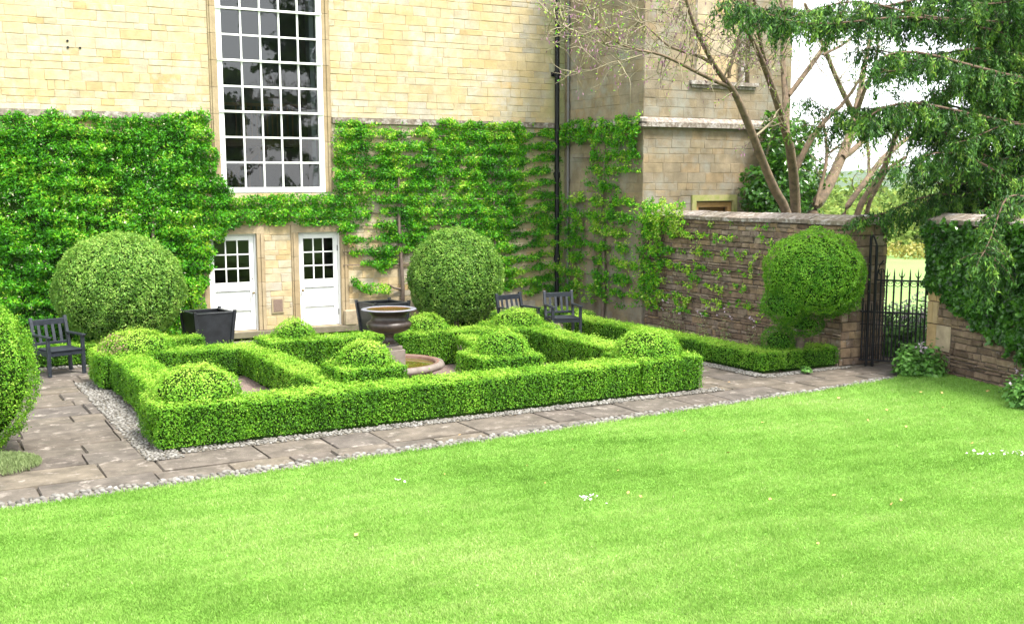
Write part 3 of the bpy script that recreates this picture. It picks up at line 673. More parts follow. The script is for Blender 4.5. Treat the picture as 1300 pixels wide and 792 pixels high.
# doors
def door(x0, x1, knob_right):
    z0, z1 = .13, 2.18; y = YW + .10
    mb = MB(); fr = .035
    mb.box(x0, x0 + fr, y - .03, y + .08, z0, z1); mb.box(x1 - fr, x1, y - .03, y + .08, z0, z1); mb.box(x0 + fr, x1 - fr, y - .03, y + .08, z1 - fr, z1)
    d = mb.build('door', M['white'], house)
    a0, a1, b1 = x0 + fr + .004, x1 - fr - .004, z1 - fr - .004
    gx0, gx1, gz0, gz1 = a0 + .10, a1 - .10, 1.16, b1 - .10
    mb = MB(); mb.box(a0, gx0, y, y + .045, z0 + .012, b1); mb.box(gx1, a1, y, y + .045, z0 + .012, b1); mb.box(gx0, gx1, y, y + .045, gz1, b1); mb.box(gx0, gx1, y, y + .045, .98, gz0)
    mb.box(gx0, gx1, y + .030, y + .043, .24, .97); mb.box(gx0, gx1, y, y + .045, z0 + .012, .24); mb.box(gx0, gx1, y + .002, y + .044, .56, .64)
    bevel(mb.build('leaf', M['white'], d), .005)
    mb = MB(); pw = (gx1 - gx0) / 3; ph = (gz1 - gz0) / 3
    for i in (1, 2): mb.box(gx0 + i * pw - .013, gx0 + i * pw + .013, y + .005, y + .035, gz0, gz1)
    for j in (1, 2): mb.box(gx0, gx1, y + .008, y + .033, gz0 + j * ph - .013, gz0 + j * ph + .013)
    mb.build('glazing_bars', M['white'], d)
    mb = MB(); mb.add([(gx0, y + .022, gz0), (gx1, y + .022, gz0), (gx1, y + .022, gz1), (gx0, y + .022, gz1)], [(0, 1, 2, 3)]); mb.build('pane', M['doorglass'], d)
    kx = a1 - .05 if knob_right else a0 + .05
    mb = MB(); pr = [(0.001, 0), (.014, .002), (.012, .03), (.026, .045), (.028, .06), (.016, .075), (.001, .078)]
    mb.lathe(pr, (0, 0, 0), 14); V = mb.V[0]; mb.V[0] = np.stack([V[:, 0] + kx, y - V[:, 2], V[:, 1] + .93], 1); mb.build('knob', M['brass'], d)
    mb = MB(); mb.tube([(kx, y - .004, 1.23), (kx, y + .002, 1.23)], .015, 10); mb.build('keyhole', M['iron'], d)
    if not knob_right:
        for z in (.42, 1.82):
            mb = MB(); mb.box(a1 - .012, a1 + .012, y - .012, y - .001, z - .06, z + .06); mb.build('hinge', M['iron'], d)
    return d
door(5.68, 6.70, True); door(7.61, 8.56, False)

# pipes
mb = MB(); mb.tube([(14.02, YW - .11, 0), (14.02, YW - .11, TOP)], .055, 14, caps=False)
for z in (1.42, 3.4, 5.75, 7.9): mb.tube([(14.02, YW - .11, z - .07), (14.02, YW - .11, z + .07)], .075, 14)
mb.box(13.90, 14.14, YW - .05, YW - .02, 5.70, 5.80)
pp = mb.build('downpipe', M['iron'], house)
mb = MB(); mb.tube([(14.24, YF + 2.98, 0), (14.24, YF + 2.98, TOP)], .03, 10, caps=False)
for z in (1.6, 3.3, 5.0, 6.6): mb.tube([(14.24, YF + 2.98, z - .04), (14.24, YF + 2.98, z + .04)], .042, 10)
mb.build('lead_pipe', M['lead'], house)

# ------------------------------------------------------------------ garden walls
XG = 14.4; YG = 14.2
gw = empty('garden_wall', (XG, YG, 0), 'tall brown rubble garden wall with pale lichened coping running from the house to the gate', 'wall')
mb = MB(); mb.box(XG, XG + .55, YG + .02, YF - .003, 0, 2.46, 1); mb.box(XG + .552, 15.44, YG + .02, YG + .55, 0, 2.46, 1)
stones(mb, (XG, YG, 0), (0, 1, 0), YF - YG, 0, 2.46, (-1, 0, 0), (.045, .14), (.08, .40), gap=.012, depth=.020, bev=.016, jit=.010, dvar=.014, tone=clus(12))
stones(mb, (XG, YG + .02, 0), (1, 0, 0), 1.04, 0, 2.46, (0, -1, 0), (.13, .20), (.18, .38), gap=.012, depth=.022, bev=.010, jit=.004, dvar=.008, tone=clus(13))
stones(mb, (15.44, YG, 0), (0, 1, 0), .55, 0, 2.46, (1, 0, 0), (.13, .22), (.2, .4), gap=.012, depth=.02, bev=.012, jit=.004)
stones(mb, (XG + .55, YG + .55, 0), (0, 1, 0), YF - YG - .55, 1.9, 2.46, (1, 0, 0), (.1, .2), (.2, .5), gap=.012, depth=.02, bev=.012, jit=.006)
mb.build('wall', [M['rubble'], M['rubblemortar']], gw)
mb = MB(); y = YG - .06
while y < YF - .05:
    l = min(rng.uniform(.5, .95), YF - .004 - y); dz = rng.normal(0, .006)
    x0, x1 = XG - .07, XG + .62; z0 = 2.465 + dz
    mb.add([(x0, y + .004, z0), (x1, y + .004, z0), (x1, y + l - .004, z0), (x0, y + l - .004, z0), (x0, y + .004, z0 + .07), (x1, y + .004, z0 + .07), (x1, y + l - .004, z0 + .07), (x0, y + l - .004, z0 + .07), ((x0 + x1) / 2, y + .004, z0 + .17), ((x0 + x1) / 2, y + l - .004, z0 + .17)],
           [(0, 4, 7, 3), (1, 2, 6, 5), (0, 3, 2, 1), (4, 8, 9, 7), (8, 5, 6, 9)], 0, rng.random())
    mb.add([(x0, y + .004, z0), (x1, y + .004, z0), (x1, y + .004, z0 + .07), ((x0 + x1) / 2, y + .004, z0 + .17), (x0, y + .004, z0 + .07)], [(0, 1, 2, 3, 4)], 0, rng.random())
    y += l
for x0, x1 in ((XG + .622, XG + .86), (XG + .864, 15.50)):
    t = rng.random(); z0 = 2.465; a, b = YG - .06, YG + .60; m_ = (a + b) / 2
    mb.add([(x0, a, z0), (x1, a, z0), (x1, b, z0), (x0, b, z0), (x0, a, z0 + .07), (x1, a, z0 + .07), (x1, b, z0 + .07), (x0, b, z0 + .07), (x0, m_, z0 + .17), (x1, m_, z0 + .17)], [(0, 1, 5, 4), (0, 3, 2, 1), (4, 5, 9, 8), (8, 9, 6, 7), (2, 3, 7, 6)], 0, t)
    mb.add([(x1, a, z0), (x1, b, z0), (x1, b, z0 + .07), (x1, m_, z0 + .17), (x1, a, z0 + .07)], [(0, 1, 2, 3, 4)], 0, t)
mb.build('coping', M['lichen'], gw)

rw = empty('garden_wall', (15.42, 13.2, 0), 'right garden wall with ochre corner stones, half covered by dark ivy', 'wall')
RA = np.array([15.42, 13.20]); RD = np.array([-.22, -1.0]); RD /= np.linalg.norm(RD); RL = 6.5
RN = np.array([RD[1], -RD[0]])   # faces the lawn (-X)
if RN[0] > 0: RN = -RN
def rp(s, o, z): q = RA + RD * s - RN * o; return (q[0], q[1], z)
mb = MB(); mb.add([rp(.02, .0, 0), rp(RL, .0, 0), rp(RL, .5, 0), rp(.02, .5, 0), rp(.02, .0, 2.5), rp(RL, .0, 2.5), rp(RL, .5, 2.5), rp(.02, .5, 2.5)], [(0, 1, 5, 4), (1, 2, 6, 5), (2, 3, 7, 6), (3, 0, 4, 7), (4, 5, 6, 7)], 1)
stones(mb, rp(0, 0, 0), (*RD, 0), RL, 0, 2.5, (*RN, 0), (.045, .12), (.12, .45), holes=[(0, .62, 0, 2.5)], gap=.014, depth=.024, bev=.014, jit=.008, dvar=.014, tone=clus(14))
stones(mb, rp(0, .5, 0), (*(RN), 0), .5, 0, 2.5, (*(-RD), 0), (.3, .4), (.5, .6), gap=.008, depth=.02, bev=.008, jit=.002, mat=2)
z = 0; k = 0
while z < 2.5:
    h = min(.38 + .06 * (k % 2), 2.5 - z); l = .60 if k % 2 else .26
    stones(mb, rp(0, 0, z), (*RD, 0), l, 0, h, (*RN, 0), (h, h + .01), (l, l + .01), gap=.008, depth=.028, bev=.008, jit=.002, mat=2)
    if l < .5: stones(mb, rp(l, 0, z), (*RD, 0), .62 - l, 0, h, (*RN, 0), (.08, .14), (.12, .3), gap=.014, depth=.024, bev=.012, jit=.006, tone=clus(15))
    z += h; k += 1
mb.build('wall', [M['rubble'], M['rubblemortar'], M['quoin']], rw)
mb = MB(); s = -.06
while s < RL:
    l = rng.uniform(.5, .9); t = rng.random(); a, b = s + .004, min(s + l - .004, RL)
    mb.add([rp(a, -.07, 2.505), rp(b, -.07, 2.505), rp(b, .57, 2.505), rp(a, .57, 2.505), rp(a, -.07, 2.58), rp(b, -.07, 2.58), rp(b, .57, 2.58), rp(a, .57, 2.58), rp(a, .25, 2.68), rp(b, .25, 2.68)], [(0, 1, 5, 4), (2, 3, 7, 6), (3, 2, 1, 0), (4, 5, 9, 8), (8, 9, 6, 7)], 0, t)
    mb.add([rp(a, -.07, 2.505), rp(a, .57, 2.505), rp(a, .57, 2.58), rp(a, .25, 2.68), rp(a, -.07, 2.58)], [(0, 1, 2, 3, 4)], 0, t); s += l
mb.build('coping', M['lichen'], rw)

# ------------------------------------------------------------------ iron gate
GA = np.array([14.78, 14.13]); GB = np.array([15.40, 13.24]); GD = GB - GA; GLn = np.linalg.norm(GD); gate = empty('iron_gate', (GA[0], GA[1], 0), 'black wrought iron garden gate with spear points between the two walls', 'gate')
def gp(t, z, o=0.): q = GA + GD * t; n_ = np.array([GD[1], -GD[0]]) / GLn; q = q + n_ * o; return (q[0], q[1], z)
def ironpart(name, segs, parent=gate):
    mb = MB()
    for pts, r in segs: mb.tube(pts, r, 8)
    return mb.build(name, M['iron'], parent)
ironpart('gate_post', [([gp(.12, 0), gp(.12, 2.2), gp(.125, 2.28)], .026)])
ironpart('gate_post', [([gp(.215, 0), gp(.215, 2.12)], .026)])
ironpart('stay', [([gp(.125, 2.28), gp(.15, 2.30), gp(.19, 2.20), gp(.215, 2.12)], .016)])
for z, t0 in ((1.52, .23), (.96, 0.), (.11, 0.)):
    ironpart('rail', [([gp(t0, z), gp(1., z)], .017)])
ironpart('rail', [([gp(0., .74), gp(1., .74)], .008)])
tb = [.035, .30, .39, .50, .615, .74, .86, .985]
for i, t in enumerate(tb):
    top = 1.70 if i else 1.62; r = .016
    segs = [([gp(t, .11), gp(t, top - .1)], r), ([gp(t, top - .1), gp(t, top - .06), gp(t, top + .03)], [.012, .012, .002]), ([gp(t, 1.30), gp(t, 1.33)], .018)]
    if i in (2, 4, 6): segs += [([gp(t, top - .14), gp(t - .035, top - .09), gp(t - .045, top - .04)], [.009, .008, .002]), ([gp(t, top - .14), gp(t + .035, top - .09), gp(t + .045, top - .04)], [.009, .008, .002])]
    ironpart('bar', segs)
for i, t in enumerate([.08, .17, .26, .345, .445, .56, .68, .80, .925]):
    ironpart('dog_bar', [([gp(t, .11), gp(t, 1.04)], .010), ([gp(t, 1.04), gp(t, 1.07), gp(t, 1.13)], [.010, .011, .001])])
for i in range(1, len(tb) - 1):
    mb = MB()
    c = (tb[i] + tb[i + 1]) / 2; rr = .05
    a = np.linspace(0, 2 * pi, 17); mb.tube([gp(c + rr * cos(q) / GLn, 1.52 - .055 + rr * sin(q)) for q in a], .006, 6, caps=False)
    for sgn in (-1, 1):
        a = np.linspace(0, 4.2, 10); mb.tube([gp(c + sgn * (.022 + .012 * cos(q)) / GLn, 1.47 + .012 * sin(q)) for q in a], .006, 6)
    mb.build('scroll', M['iron'], gate)
    mb = MB(); a = np.linspace(0, 2 * pi, 13); mb.tube([gp(c + .042 * cos(q) / GLn, .85 + .06 * sin(q)) for q in a], .006, 6, caps=False); mb.build('ring', M['iron'], gate)
mb = MB()
a = np.linspace(-2.4, 2.4, 14); mb.tube([gp(.305 + .05 * cos(q + 2.2) / GLn, 1.66 + .05 * sin(q + 2.2)) for q in a], .010, 6); mb.tube([gp(.24, 1.52), gp(.245, 1.66), gp(.27, 1.78), gp(.33, 1.86)], [.010, .010, .010, .014], 6)
mb.build('scroll', M['iron'], gate)

# ------------------------------------------------------------------ fountain
FX, FY = 7.0, 16.85
fo = empty('fountain', (FX, FY, 0), 'stone basin with a rusty iron urn on a pedestal, both filled with greenish water', 'fountain')
c = (FX, FY, 0)
mb = MB(); mb.lathe([(.62, 0), (.66, .06), (.70, .14), (.78, .19), (.88, .22), (.905, .26), (.88, .31), (.82, .325), (.76, .315), (.74, .27), (.70, .20), (.3, .16), (.001, .16)], c, 72); mb.build('basin', M['poolstone'], fo)
mb = MB(); mb.lathe([(.815, .326), (.775, .322), (.745, .30), (.738, .262)], c, 72); mb.build('rust_ring', M['rust'], fo)
mb = MB(); mb.lathe([(.742, .265), (.001, .265)], c, 60); mb.build('water', M['water'], fo)
mb = MB(); mb.box(FX - .20, FX + .20, FY - .20, FY + .20, .16, .53); mb.box(FX - .165, FX + .165, FY - .165, FY + .165, .53, .59); bevel(mb.build('pedestal', M['poolstone'], fo), .012)
urn = MB(); urn.lathe([(.17, .59), (.17, .61), (.145, .63), (.10, .66), (.080, .70), (.078, .74), (.095, .765), (.10, .78), (.09, .79), (.21, .80), (.31, .835), (.375, .885), (.395, .93), (.385, .97), (.34, .995), (.305, 1.03), (.30, 1.08), (.33, 1.13), (.42, 1.172), (.38, 1.16), (.32, 1.10), (.001, 1.08)], c, 56)
urn.V[0] = (urn.V[0] - c) * (.93, .93, 1) + c
u = urn.build('urn', M['bronze'], fo)
mb = MB(); mb.lathe([(.365, 1.168), (.42, 1.172), (.452, 1.180), (.448, 1.190), (.42, 1.196), (.38, 1.194), (.36, 1.185)], c, 56); mb.build('rim', M['bowlrim'], u)
mb = MB(); mb.lathe([(.362, 1.186), (.33, 1.172), (.001, 1.172)], c, 40); mb.build('water', watermat('rusty shallow water', (.075, .045, .012)), u)

# ------------------------------------------------------------------ wooden chairs
def make_chair():
    r = empty('garden_chair', (0, 0, 0), 'x', 'chair', 'blue black slatted wooden garden armchairs')
    m = M['timber']; W = .60; D = .50
    def part(name, f, bw=.006):
        mb = MB(); f(mb); return bevel(mb.build(name, m, r), bw)
    for s in (-1, 1):
        part('leg', lambda b: b.box(s * (W / 2) - .028, s * (W / 2) + .028, -D / 2 - .028, -D / 2 + .028, 0, .655))
        part('leg', lambda b: (b.beam((s * W / 2, D / 2, 0), (s * W / 2, D / 2, .42), .056, .056, up=(0, 1, 0)), b.beam((s * W / 2, D / 2, .42), (s * W / 2, D / 2 + .13, .95), .056, .056, up=(0, 1, 0))))
        part('armrest', lambda b: b.box(s * W / 2 - .038, s * W / 2 + .038, -D / 2 - .06, D / 2 + .04, .655, .685))
        part('side_rail', lambda b: b.box(s * (W / 2) - .014, s * (W / 2) + .014, -D / 2 + .03, D / 2 - .03, .34, .42))
    def seat(b):
        for k in range(6): b.box(-W / 2 + .03, W / 2 - .03, -D / 2 - .035 + k * .088, -D / 2 + .043 + k * .088, .421, .443)
    part('seat', seat, .004)
    part('front_rail', lambda b: b.box(-W / 2 + .03, W / 2 - .03, -D / 2 - .015, -D / 2 + .015, .34, .419))
    part('rear_rail', lambda b: b.box(-W / 2 + .03, W / 2 - .03, D / 2 - .015, D / 2 + .015, .34, .419))
    part('top_rail', lambda b: b.beam((-W / 2 + .028, D / 2 + .107, .865), (W / 2 - .028, D / 2 + .107, .865), .035, .10))
    part('lower_rail', lambda b: b.beam((-W / 2 + .028, D / 2 + .022, .51), (W / 2 - .028, D / 2 + .022, .51), .03, .05))
    for k in range(4):
        x = -.185 + k * .1233
        part('slat', lambda b: b.beam((x, D / 2 + .028, .53), (x, D / 2 + .098, .82), .052, .016, up=(0, 1, 0)), .003)
    return r
ch = make_chair()
spots = [((2.36, 20.32), radians(18), 'wooden armchair standing alone on the paving beside the leftmost bush'),
         ((11.17, 19.95), radians(8), 'rear wooden armchair beside the middle round bush, seat hidden by a box dome'),
         ((12.17, 19.85), radians(-14), 'wooden armchair nearer the black downpipe, its seat and front leg showing')]
chairs = [ch] + [copy_tree(ch) for _ in spots[1:]]
for o, (p, a, l) in zip(chairs, spots):
    o.location = (p[0], p[1], .004); o.rotation_euler = (0, 0, a); o['label'] = l

# ------------------------------------------------------------------ planters
def make_planter():
    r = empty('planter_box', (0, 0, 0), 'x', 'planter', 'black square wooden planters')
    def quadbox(mb, b, t, z0, z1):
        V = [(b[i][0], b[i][1], z0) for i in range(4)] + [(t[i][0], t[i][1], z1) for i in range(4)]
        mb.add(V, [(3, 2, 1, 0), (4, 5, 6, 7), (0, 1, 5, 4), (1, 2, 6, 5), (2, 3, 7, 6), (3, 0, 4, 7)])
    h0, h1, th = .33, .40, .03
    for k in range(4):
        mb = MB(); quadbox(mb, [(-h0, -h0), (h0, -h0), (h0, -h0 + th), (-h0, -h0 + th)], [(-h1, -h1), (h1, -h1), (h1, -h1 + th), (-h1, -h1 + th)], .06, .70)
        a = k * pi / 2; V = mb.V[0]; mb.V[0] = np.stack([V[:, 0] * cos(a) - V[:, 1] * sin(a), V[:, 0] * sin(a) + V[:, 1] * cos(a), V[:, 2]], 1)
        bevel(mb.build('side_panel', M['planter'], r), .006)
    for sx in (-1, 1):
        for sy in (-1, 1):
            mb = MB(); a = .03
            q0, q1 = (sx * h0, sy * h0), (sx * h1 + sx * .008, sy * h1 + sy * .008)
            quadbox(mb, [(q0[0] - a, q0[1] - a), (q0[0] + a, q0[1] - a), (q0[0] + a, q0[1] + a), (q0[0] - a, q0[1] + a)], [(q1[0] - a, q1[1] - a), (q1[0] + a, q1[1] - a), (q1[0] + a, q1[1] + a), (q1[0] - a, q1[1] + a)], 0, .76)
            bevel(mb.build('corner_post', M['planter'], r), .006)
    mb = MB()
    for k in range(4):
        q = MB(); q.box(-h1 + .03, h1 - .03, -h1 - .012, -h1 + .07, .70, .725); a = k * pi / 2; V = q.V[0]
        q.V[0] = np.stack([V[:, 0] * cos(a) - V[:, 1] * sin(a), V[:, 0] * sin(a) + V[:, 1] * cos(a), V[:, 2] + .0015 * (k % 2)], 1); mb.add(q.V[0], q.F[0][0])
    bevel(mb.build('rim', M['planter'], r), .005)
    mb = MB(); mb.box(-h0, h0, -h0, h0, .40, .44); mb.build('soil', M['soil'], r)
    return r
pl = make_planter(); pl2 = copy_tree(pl)
pl.location = (5.36, 22.22, 0); pl.rotation_euler = (0, 0, radians(7)); pl['label'] = 'square black planter box in front of the left white door'
pl2.location = (9.02, 22.05, 0); pl2.rotation_euler = (0, 0, radians(8)); pl2['label'] = 'square black planter box behind the fountain, right of the right door'

# ------------------------------------------------------------------ climbing shrubs on the walls
def climber(name, label, plane, regions, leaf=.075, m='ivy', rows=None, dens=900, group=None, trunks=(), seed=1, off=(.04, .16), toneb=.42, back=None, cat='climbing shrub', flowers=0):
    """plane: 'Y' wall (u = X) or 'X' wall (u = Y); regions give keep-probability as a function"""
    root = empty(name, (0, 0, 0), label, cat, group)
    u0, u1, z0, z1 = regions['box']; n = int((u1 - u0) * (z1 - z0) * dens * 2.2)
    u, z = rng.uniform(u0, u1, n), rng.uniform(z0, z1, n)
    Q = np.stack([u, z, 0 * u + seed], 1)
    p = regions['f'](u, z, Q)
    k = rng.random(n) < p; u, z, Q = u[k], z[k], Q[k]; n = len(u)
    bulge = np.clip(.5 + .35 * snoise(Q, .55, seed + 3) + .25 * snoise(Q, .2, seed + 4), 0, 1.3)
    if rows: bulge = bulge * (.25 + .75 * np.cos(np.clip((z - rows[0] - rows[1] * np.round((z - rows[0]) / rows[1])) / rows[1], -.5, .5) * pi))
    o = off[0] + off[1] * bulge * rng.uniform(.35, 1., n) ** .6
    # shoots: each sample throws 2-3 leaves
    P = regions['to3'](u, o, z); P = np.repeat(P, 2, 0) + rng.normal(0, .022, (2 * n, 3))
    Nn = np.tile(regions['N'], (2 * n, 1)) + np.array([0, 0, .45])
    Q2 = np.repeat(Q, 2, 0)
    tone = np.clip(toneb + .13 * snoise(Q2, 1.1, seed + 7) + .10 * snoise(Q2, .3, seed + 8) + rng.normal(0, .16, 2 * n), 0, .84)
    if flowers: w = rng.random(2 * n) < flowers * (snoise(Q2, .8, seed + 9) > .3); tone[w] = 1.
    mb = MB(); mb.leaves(P, Nn, leaf, .40, .85, tone)
    if back is not None:
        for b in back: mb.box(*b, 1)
    mb.build('foliage', [M[m], M['boxcore']], root)
    for t in trunks:
        t = np.array(t, float); mb = MB(); mb.tube(t[:, :3], t[:, 3], 8); mb.build('stem', M['greybark'], root)
    return root
Nf = np.array([0, -1., 0]); Ns = np.array([-1., 0, 0])
toY = lambda u, o, z: np.stack([u, YW - o, z], 1)
toX = lambda u, o, z: np.stack([XW - o, u, z], 1)
toG = lambda u, o, z: np.stack([XG - .02 - o, u, z], 1)
def smooth(x, a, b): return np.clip((x - a) / (b - a), 0, 1)
def fleft(u, z, Q):
    e = .12 * snoise(Q, .5, 61)
    lim = np.interp(z, [0, .7, 1.3, 2.0, 2.35, 3.0, 3.3, 4.5, 5], [5.45, 5.50, 5.62, 5.80, 6.05, 6.15, 5.95, 5.80, 5.8]) + e * .8
    top = 4.52 + .5 * e + .12 * np.clip(u - 4.6, 0, 1)
    k = (u < lim) & (z < top)
    hole = snoise(Q * (1, 2.2, 1), .9, 62) > 1.25
    return np.where(k, np.where(hole, .12, 1.), 0)
climber('wall_climber', 'dense glossy green climber covering the house wall left of the tall window', 'Y', dict(box=(-3, 6.3, .05, 4.8), f=fleft, to3=toY, N=Nf), seed=1, dens=1250, off=(.05, .28),
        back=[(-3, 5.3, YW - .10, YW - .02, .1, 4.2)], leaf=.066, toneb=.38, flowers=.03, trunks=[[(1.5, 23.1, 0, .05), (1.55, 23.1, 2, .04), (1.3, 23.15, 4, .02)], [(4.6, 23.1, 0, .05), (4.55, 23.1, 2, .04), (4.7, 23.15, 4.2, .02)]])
ROW = (1.16, .285)
def band(z, Q, w=.30, row=ROW, seed=63):
    zz = z + .05 * snoise(Q * (1, 0, 1), 1.3, seed); f_ = np.abs((zz - row[0]) / row[1] - np.round((zz - row[0]) / row[1])); return f_ < w + .22 * snoise(Q, .8, seed + 1)
def fright(u, z, Q):
    e = snoise(Q, .45, 71)
    strip = (u > 5.9) & (u < 8.75) & (z > 2.36 + .06 * e) & (z < 2.97 + .04 * e)
    lo = np.interp(u, [8.4, 8.55, 8.9, 9.6, 9.9, 10.6, 11.6, 12.3, 14.1], [2.3, 2.0, 1.5, 1.25, 1.6, 1.9, 1.5, .7, .6]) + .08 * e
    main = (u > 8.42 + .06 * e) & (u < 14.15) & (z > lo) & (z < 4.52 + .07 * e + .08 * (np.abs(u - 12) < 1))
    d = np.where(band(z, Q, .32), 1., np.where((u < 9.3) & (z > 2.4) | ((u > 10.6) & (u < 13.2) & (z > 2.3)), .40, .03))
    wisp = (u > 8.75) & (u < 9.7) & (np.abs(z - (1.02 + .12 * np.sin(u * 6) - .7 * np.clip(u - 9.25, 0, 1))) < .10)
    r = np.where(main, d * (.55 + .45 * (snoise(Q, .7, 72) > -.9)), 0); r = np.where(strip, .75, r); r = np.where(wisp, .7, r)
    return r
tr = []
for x in (9.95, 12.35): tr.append([(x, YW - .07, 0, .055), (x + .04, YW - .07, .9, .045), (x - .03, YW - .07, 2.2, .038), (x, YW - .06, 4.2, .015)])
for j in range(1, 12):
    z = ROW[0] + ROW[1] * j
    if z < 4.4: tr.append([(8.6, YW - .045, z, .009), (9.95, YW - .05, z - .03, .017), (12.35, YW - .05, z - .02, .017), (13.9, YW - .04, z, .008)])
tr.append([(9.93, YW - .07, .86, .03), (9.75, YW - .12, .90, .022), (9.6, YW - .14, 1.0, .008)])
climber('wall_climber', 'espaliered climber in horizontal tiers on the house wall right of the tall window', 'Y', dict(box=(5.8, 14.2, .5, 4.75), f=fright, to3=toY, N=Nf), seed=5, dens=1400, off=(.03, .27), rows=ROW, trunks=tr, leaf=.064, toneb=.42)
def fwing(u, z, Q):
    e = snoise(Q, .45, 81)
    top = (z > 4.18 + .10 * e) & (z < 4.62 + .06 * e) & (u > YF - .05)
    right = (u > YF) & (u < 21.2 + .2 * e) & (z > 3.45) & (z < 4.4)
    mid = (u > 20.9) & (u < 22.0) & (z > 2.2) & (z <= 4.3)
    low = (u > 20.2) & (u < 23.1) & (z > .55 + .25 * e) & (z < 3.05 + .15 * e)
    diag = (u > 19.2) & (u <= 20.4) & (z > .5) & (z < 2.75)
    b = band(z, Q, .22, (.75, .34), 83)
    return np.where(top, .85, np.where(right | mid, np.where(b, .85, .15), np.where(low, np.where(b, .75, .05), np.where(diag, np.where(b, .6, .12), 0))))
tw = [[(XW - .09, 21.45, 0, .05), (XW - .08, 21.40, 1.2, .04), (XW - .08, 21.5, 2.6, .03), (XW - .07, 21.4, 4.2, .012)]]
for z in (1.1, 1.45, 1.8, 2.12, 2.45, 2.8, 3.8): tw.append([(XW - .06, 20.3, z, .008), (XW - .07, 21.45, z - .02, .016), (XW - .06, 22.8, z, .008)])
climber('wall_climber', 'yellow tipped espaliered climber on the wing wall right of the black downpipe', 'X', dict(box=(19.1, YW - .05, .3, 4.8), f=fwing, to3=toX, N=Ns), seed=9, dens=1000, off=(.05, .22), trunks=tw, leaf=.068, toneb=.47)
def fsparse(u, z, Q):
    dn = np.interp(u, [15.6, 16.6, 17.5, 18.6, 19.6], [.18, .34, .50, .75, .9])
    b = band(z, Q, .18, (.85, .33), 91) & (snoise(Q, .28, 92) > 1.0 - 1.7 * dn)
    topm = (u > 18.6) & (z > 2.15) & (z < 2.8 + .1 * snoise(Q, .4, 93))
    return np.where((z > .55) & (z < 2.4) & b & (u > 15.7), .75, np.where(topm, .7, 0))
tg = []
for z in (.85, 1.18, 1.51, 1.84, 2.17): tg.append([(XG - .05, 19.9, z, .014), (XG - .045, 18, z + .03, .010), (XG - .045, 16.4, z, .004)])
climber('wall_climber', 'sparse wispy climber with scattered leaf tufts on the brown garden wall', 'X', dict(box=(15.7, 20.0, .4, 2.95), f=fsparse, to3=toG, N=Ns), seed=13, dens=800, off=(.04, .13), trunks=tg, leaf=.07, toneb=.55)
# ivy over the right wall
root = empty('ivy', (15.4, 12, 0), 'dark glossy ivy hanging over the right garden wall in a diagonal sweep', 'ivy')
n = 38000; s = rng.uniform(-.05, 6, n); z = rng.uniform(.3, 2.75, n); Q = np.stack([s, z, 0 * s], 1)
lo = np.interp(s, [0, .3, .55, .9, 1.4, 2.0, 2.6, 6], [1.38, 1.34, 1.24, 1.08, .84, .62, .5, .4]) + .07 * snoise(Q, .3, 95)
top_ = 2.52 + .08 * snoise(Q, .4, 96)
k = (z > lo) & (z < top_); s, z, Q = s[k], z[k], Q[k]; o = .04 + .20 * np.clip(.5 + .4 * snoise(Q, .5, 97), 0, 1.2) * rng.uniform(.3, 1, len(s))
P = np.stack([RA[0] + RD[0] * s + RN[0] * o, RA[1] + RD[1] * s + RN[1] * o, z], 1)
mb = MB(); mb.leaves(P, np.tile([RN[0], RN[1], .4], (len(P), 1)), .085, .75, .6, np.clip(.42 + .15 * snoise(Q, .4, 98) + rng.normal(0, .2, len(P)), 0, 1))
n = 1500; o = rng.uniform(0, .52, n); zz = rng.uniform(1.3, 2.5, n); P = np.array([rp(-.04 - rng.uniform(0, .1), a, b) for a, b in zip(o, zz)])
mb.leaves(P, np.tile([-RD[0], -RD[1], .4], (n, 1)), .085, .75, .6, np.clip(rng.normal(.4, .2, n), 0, 1))
mb.build('foliage', [M['ivydark']], root)

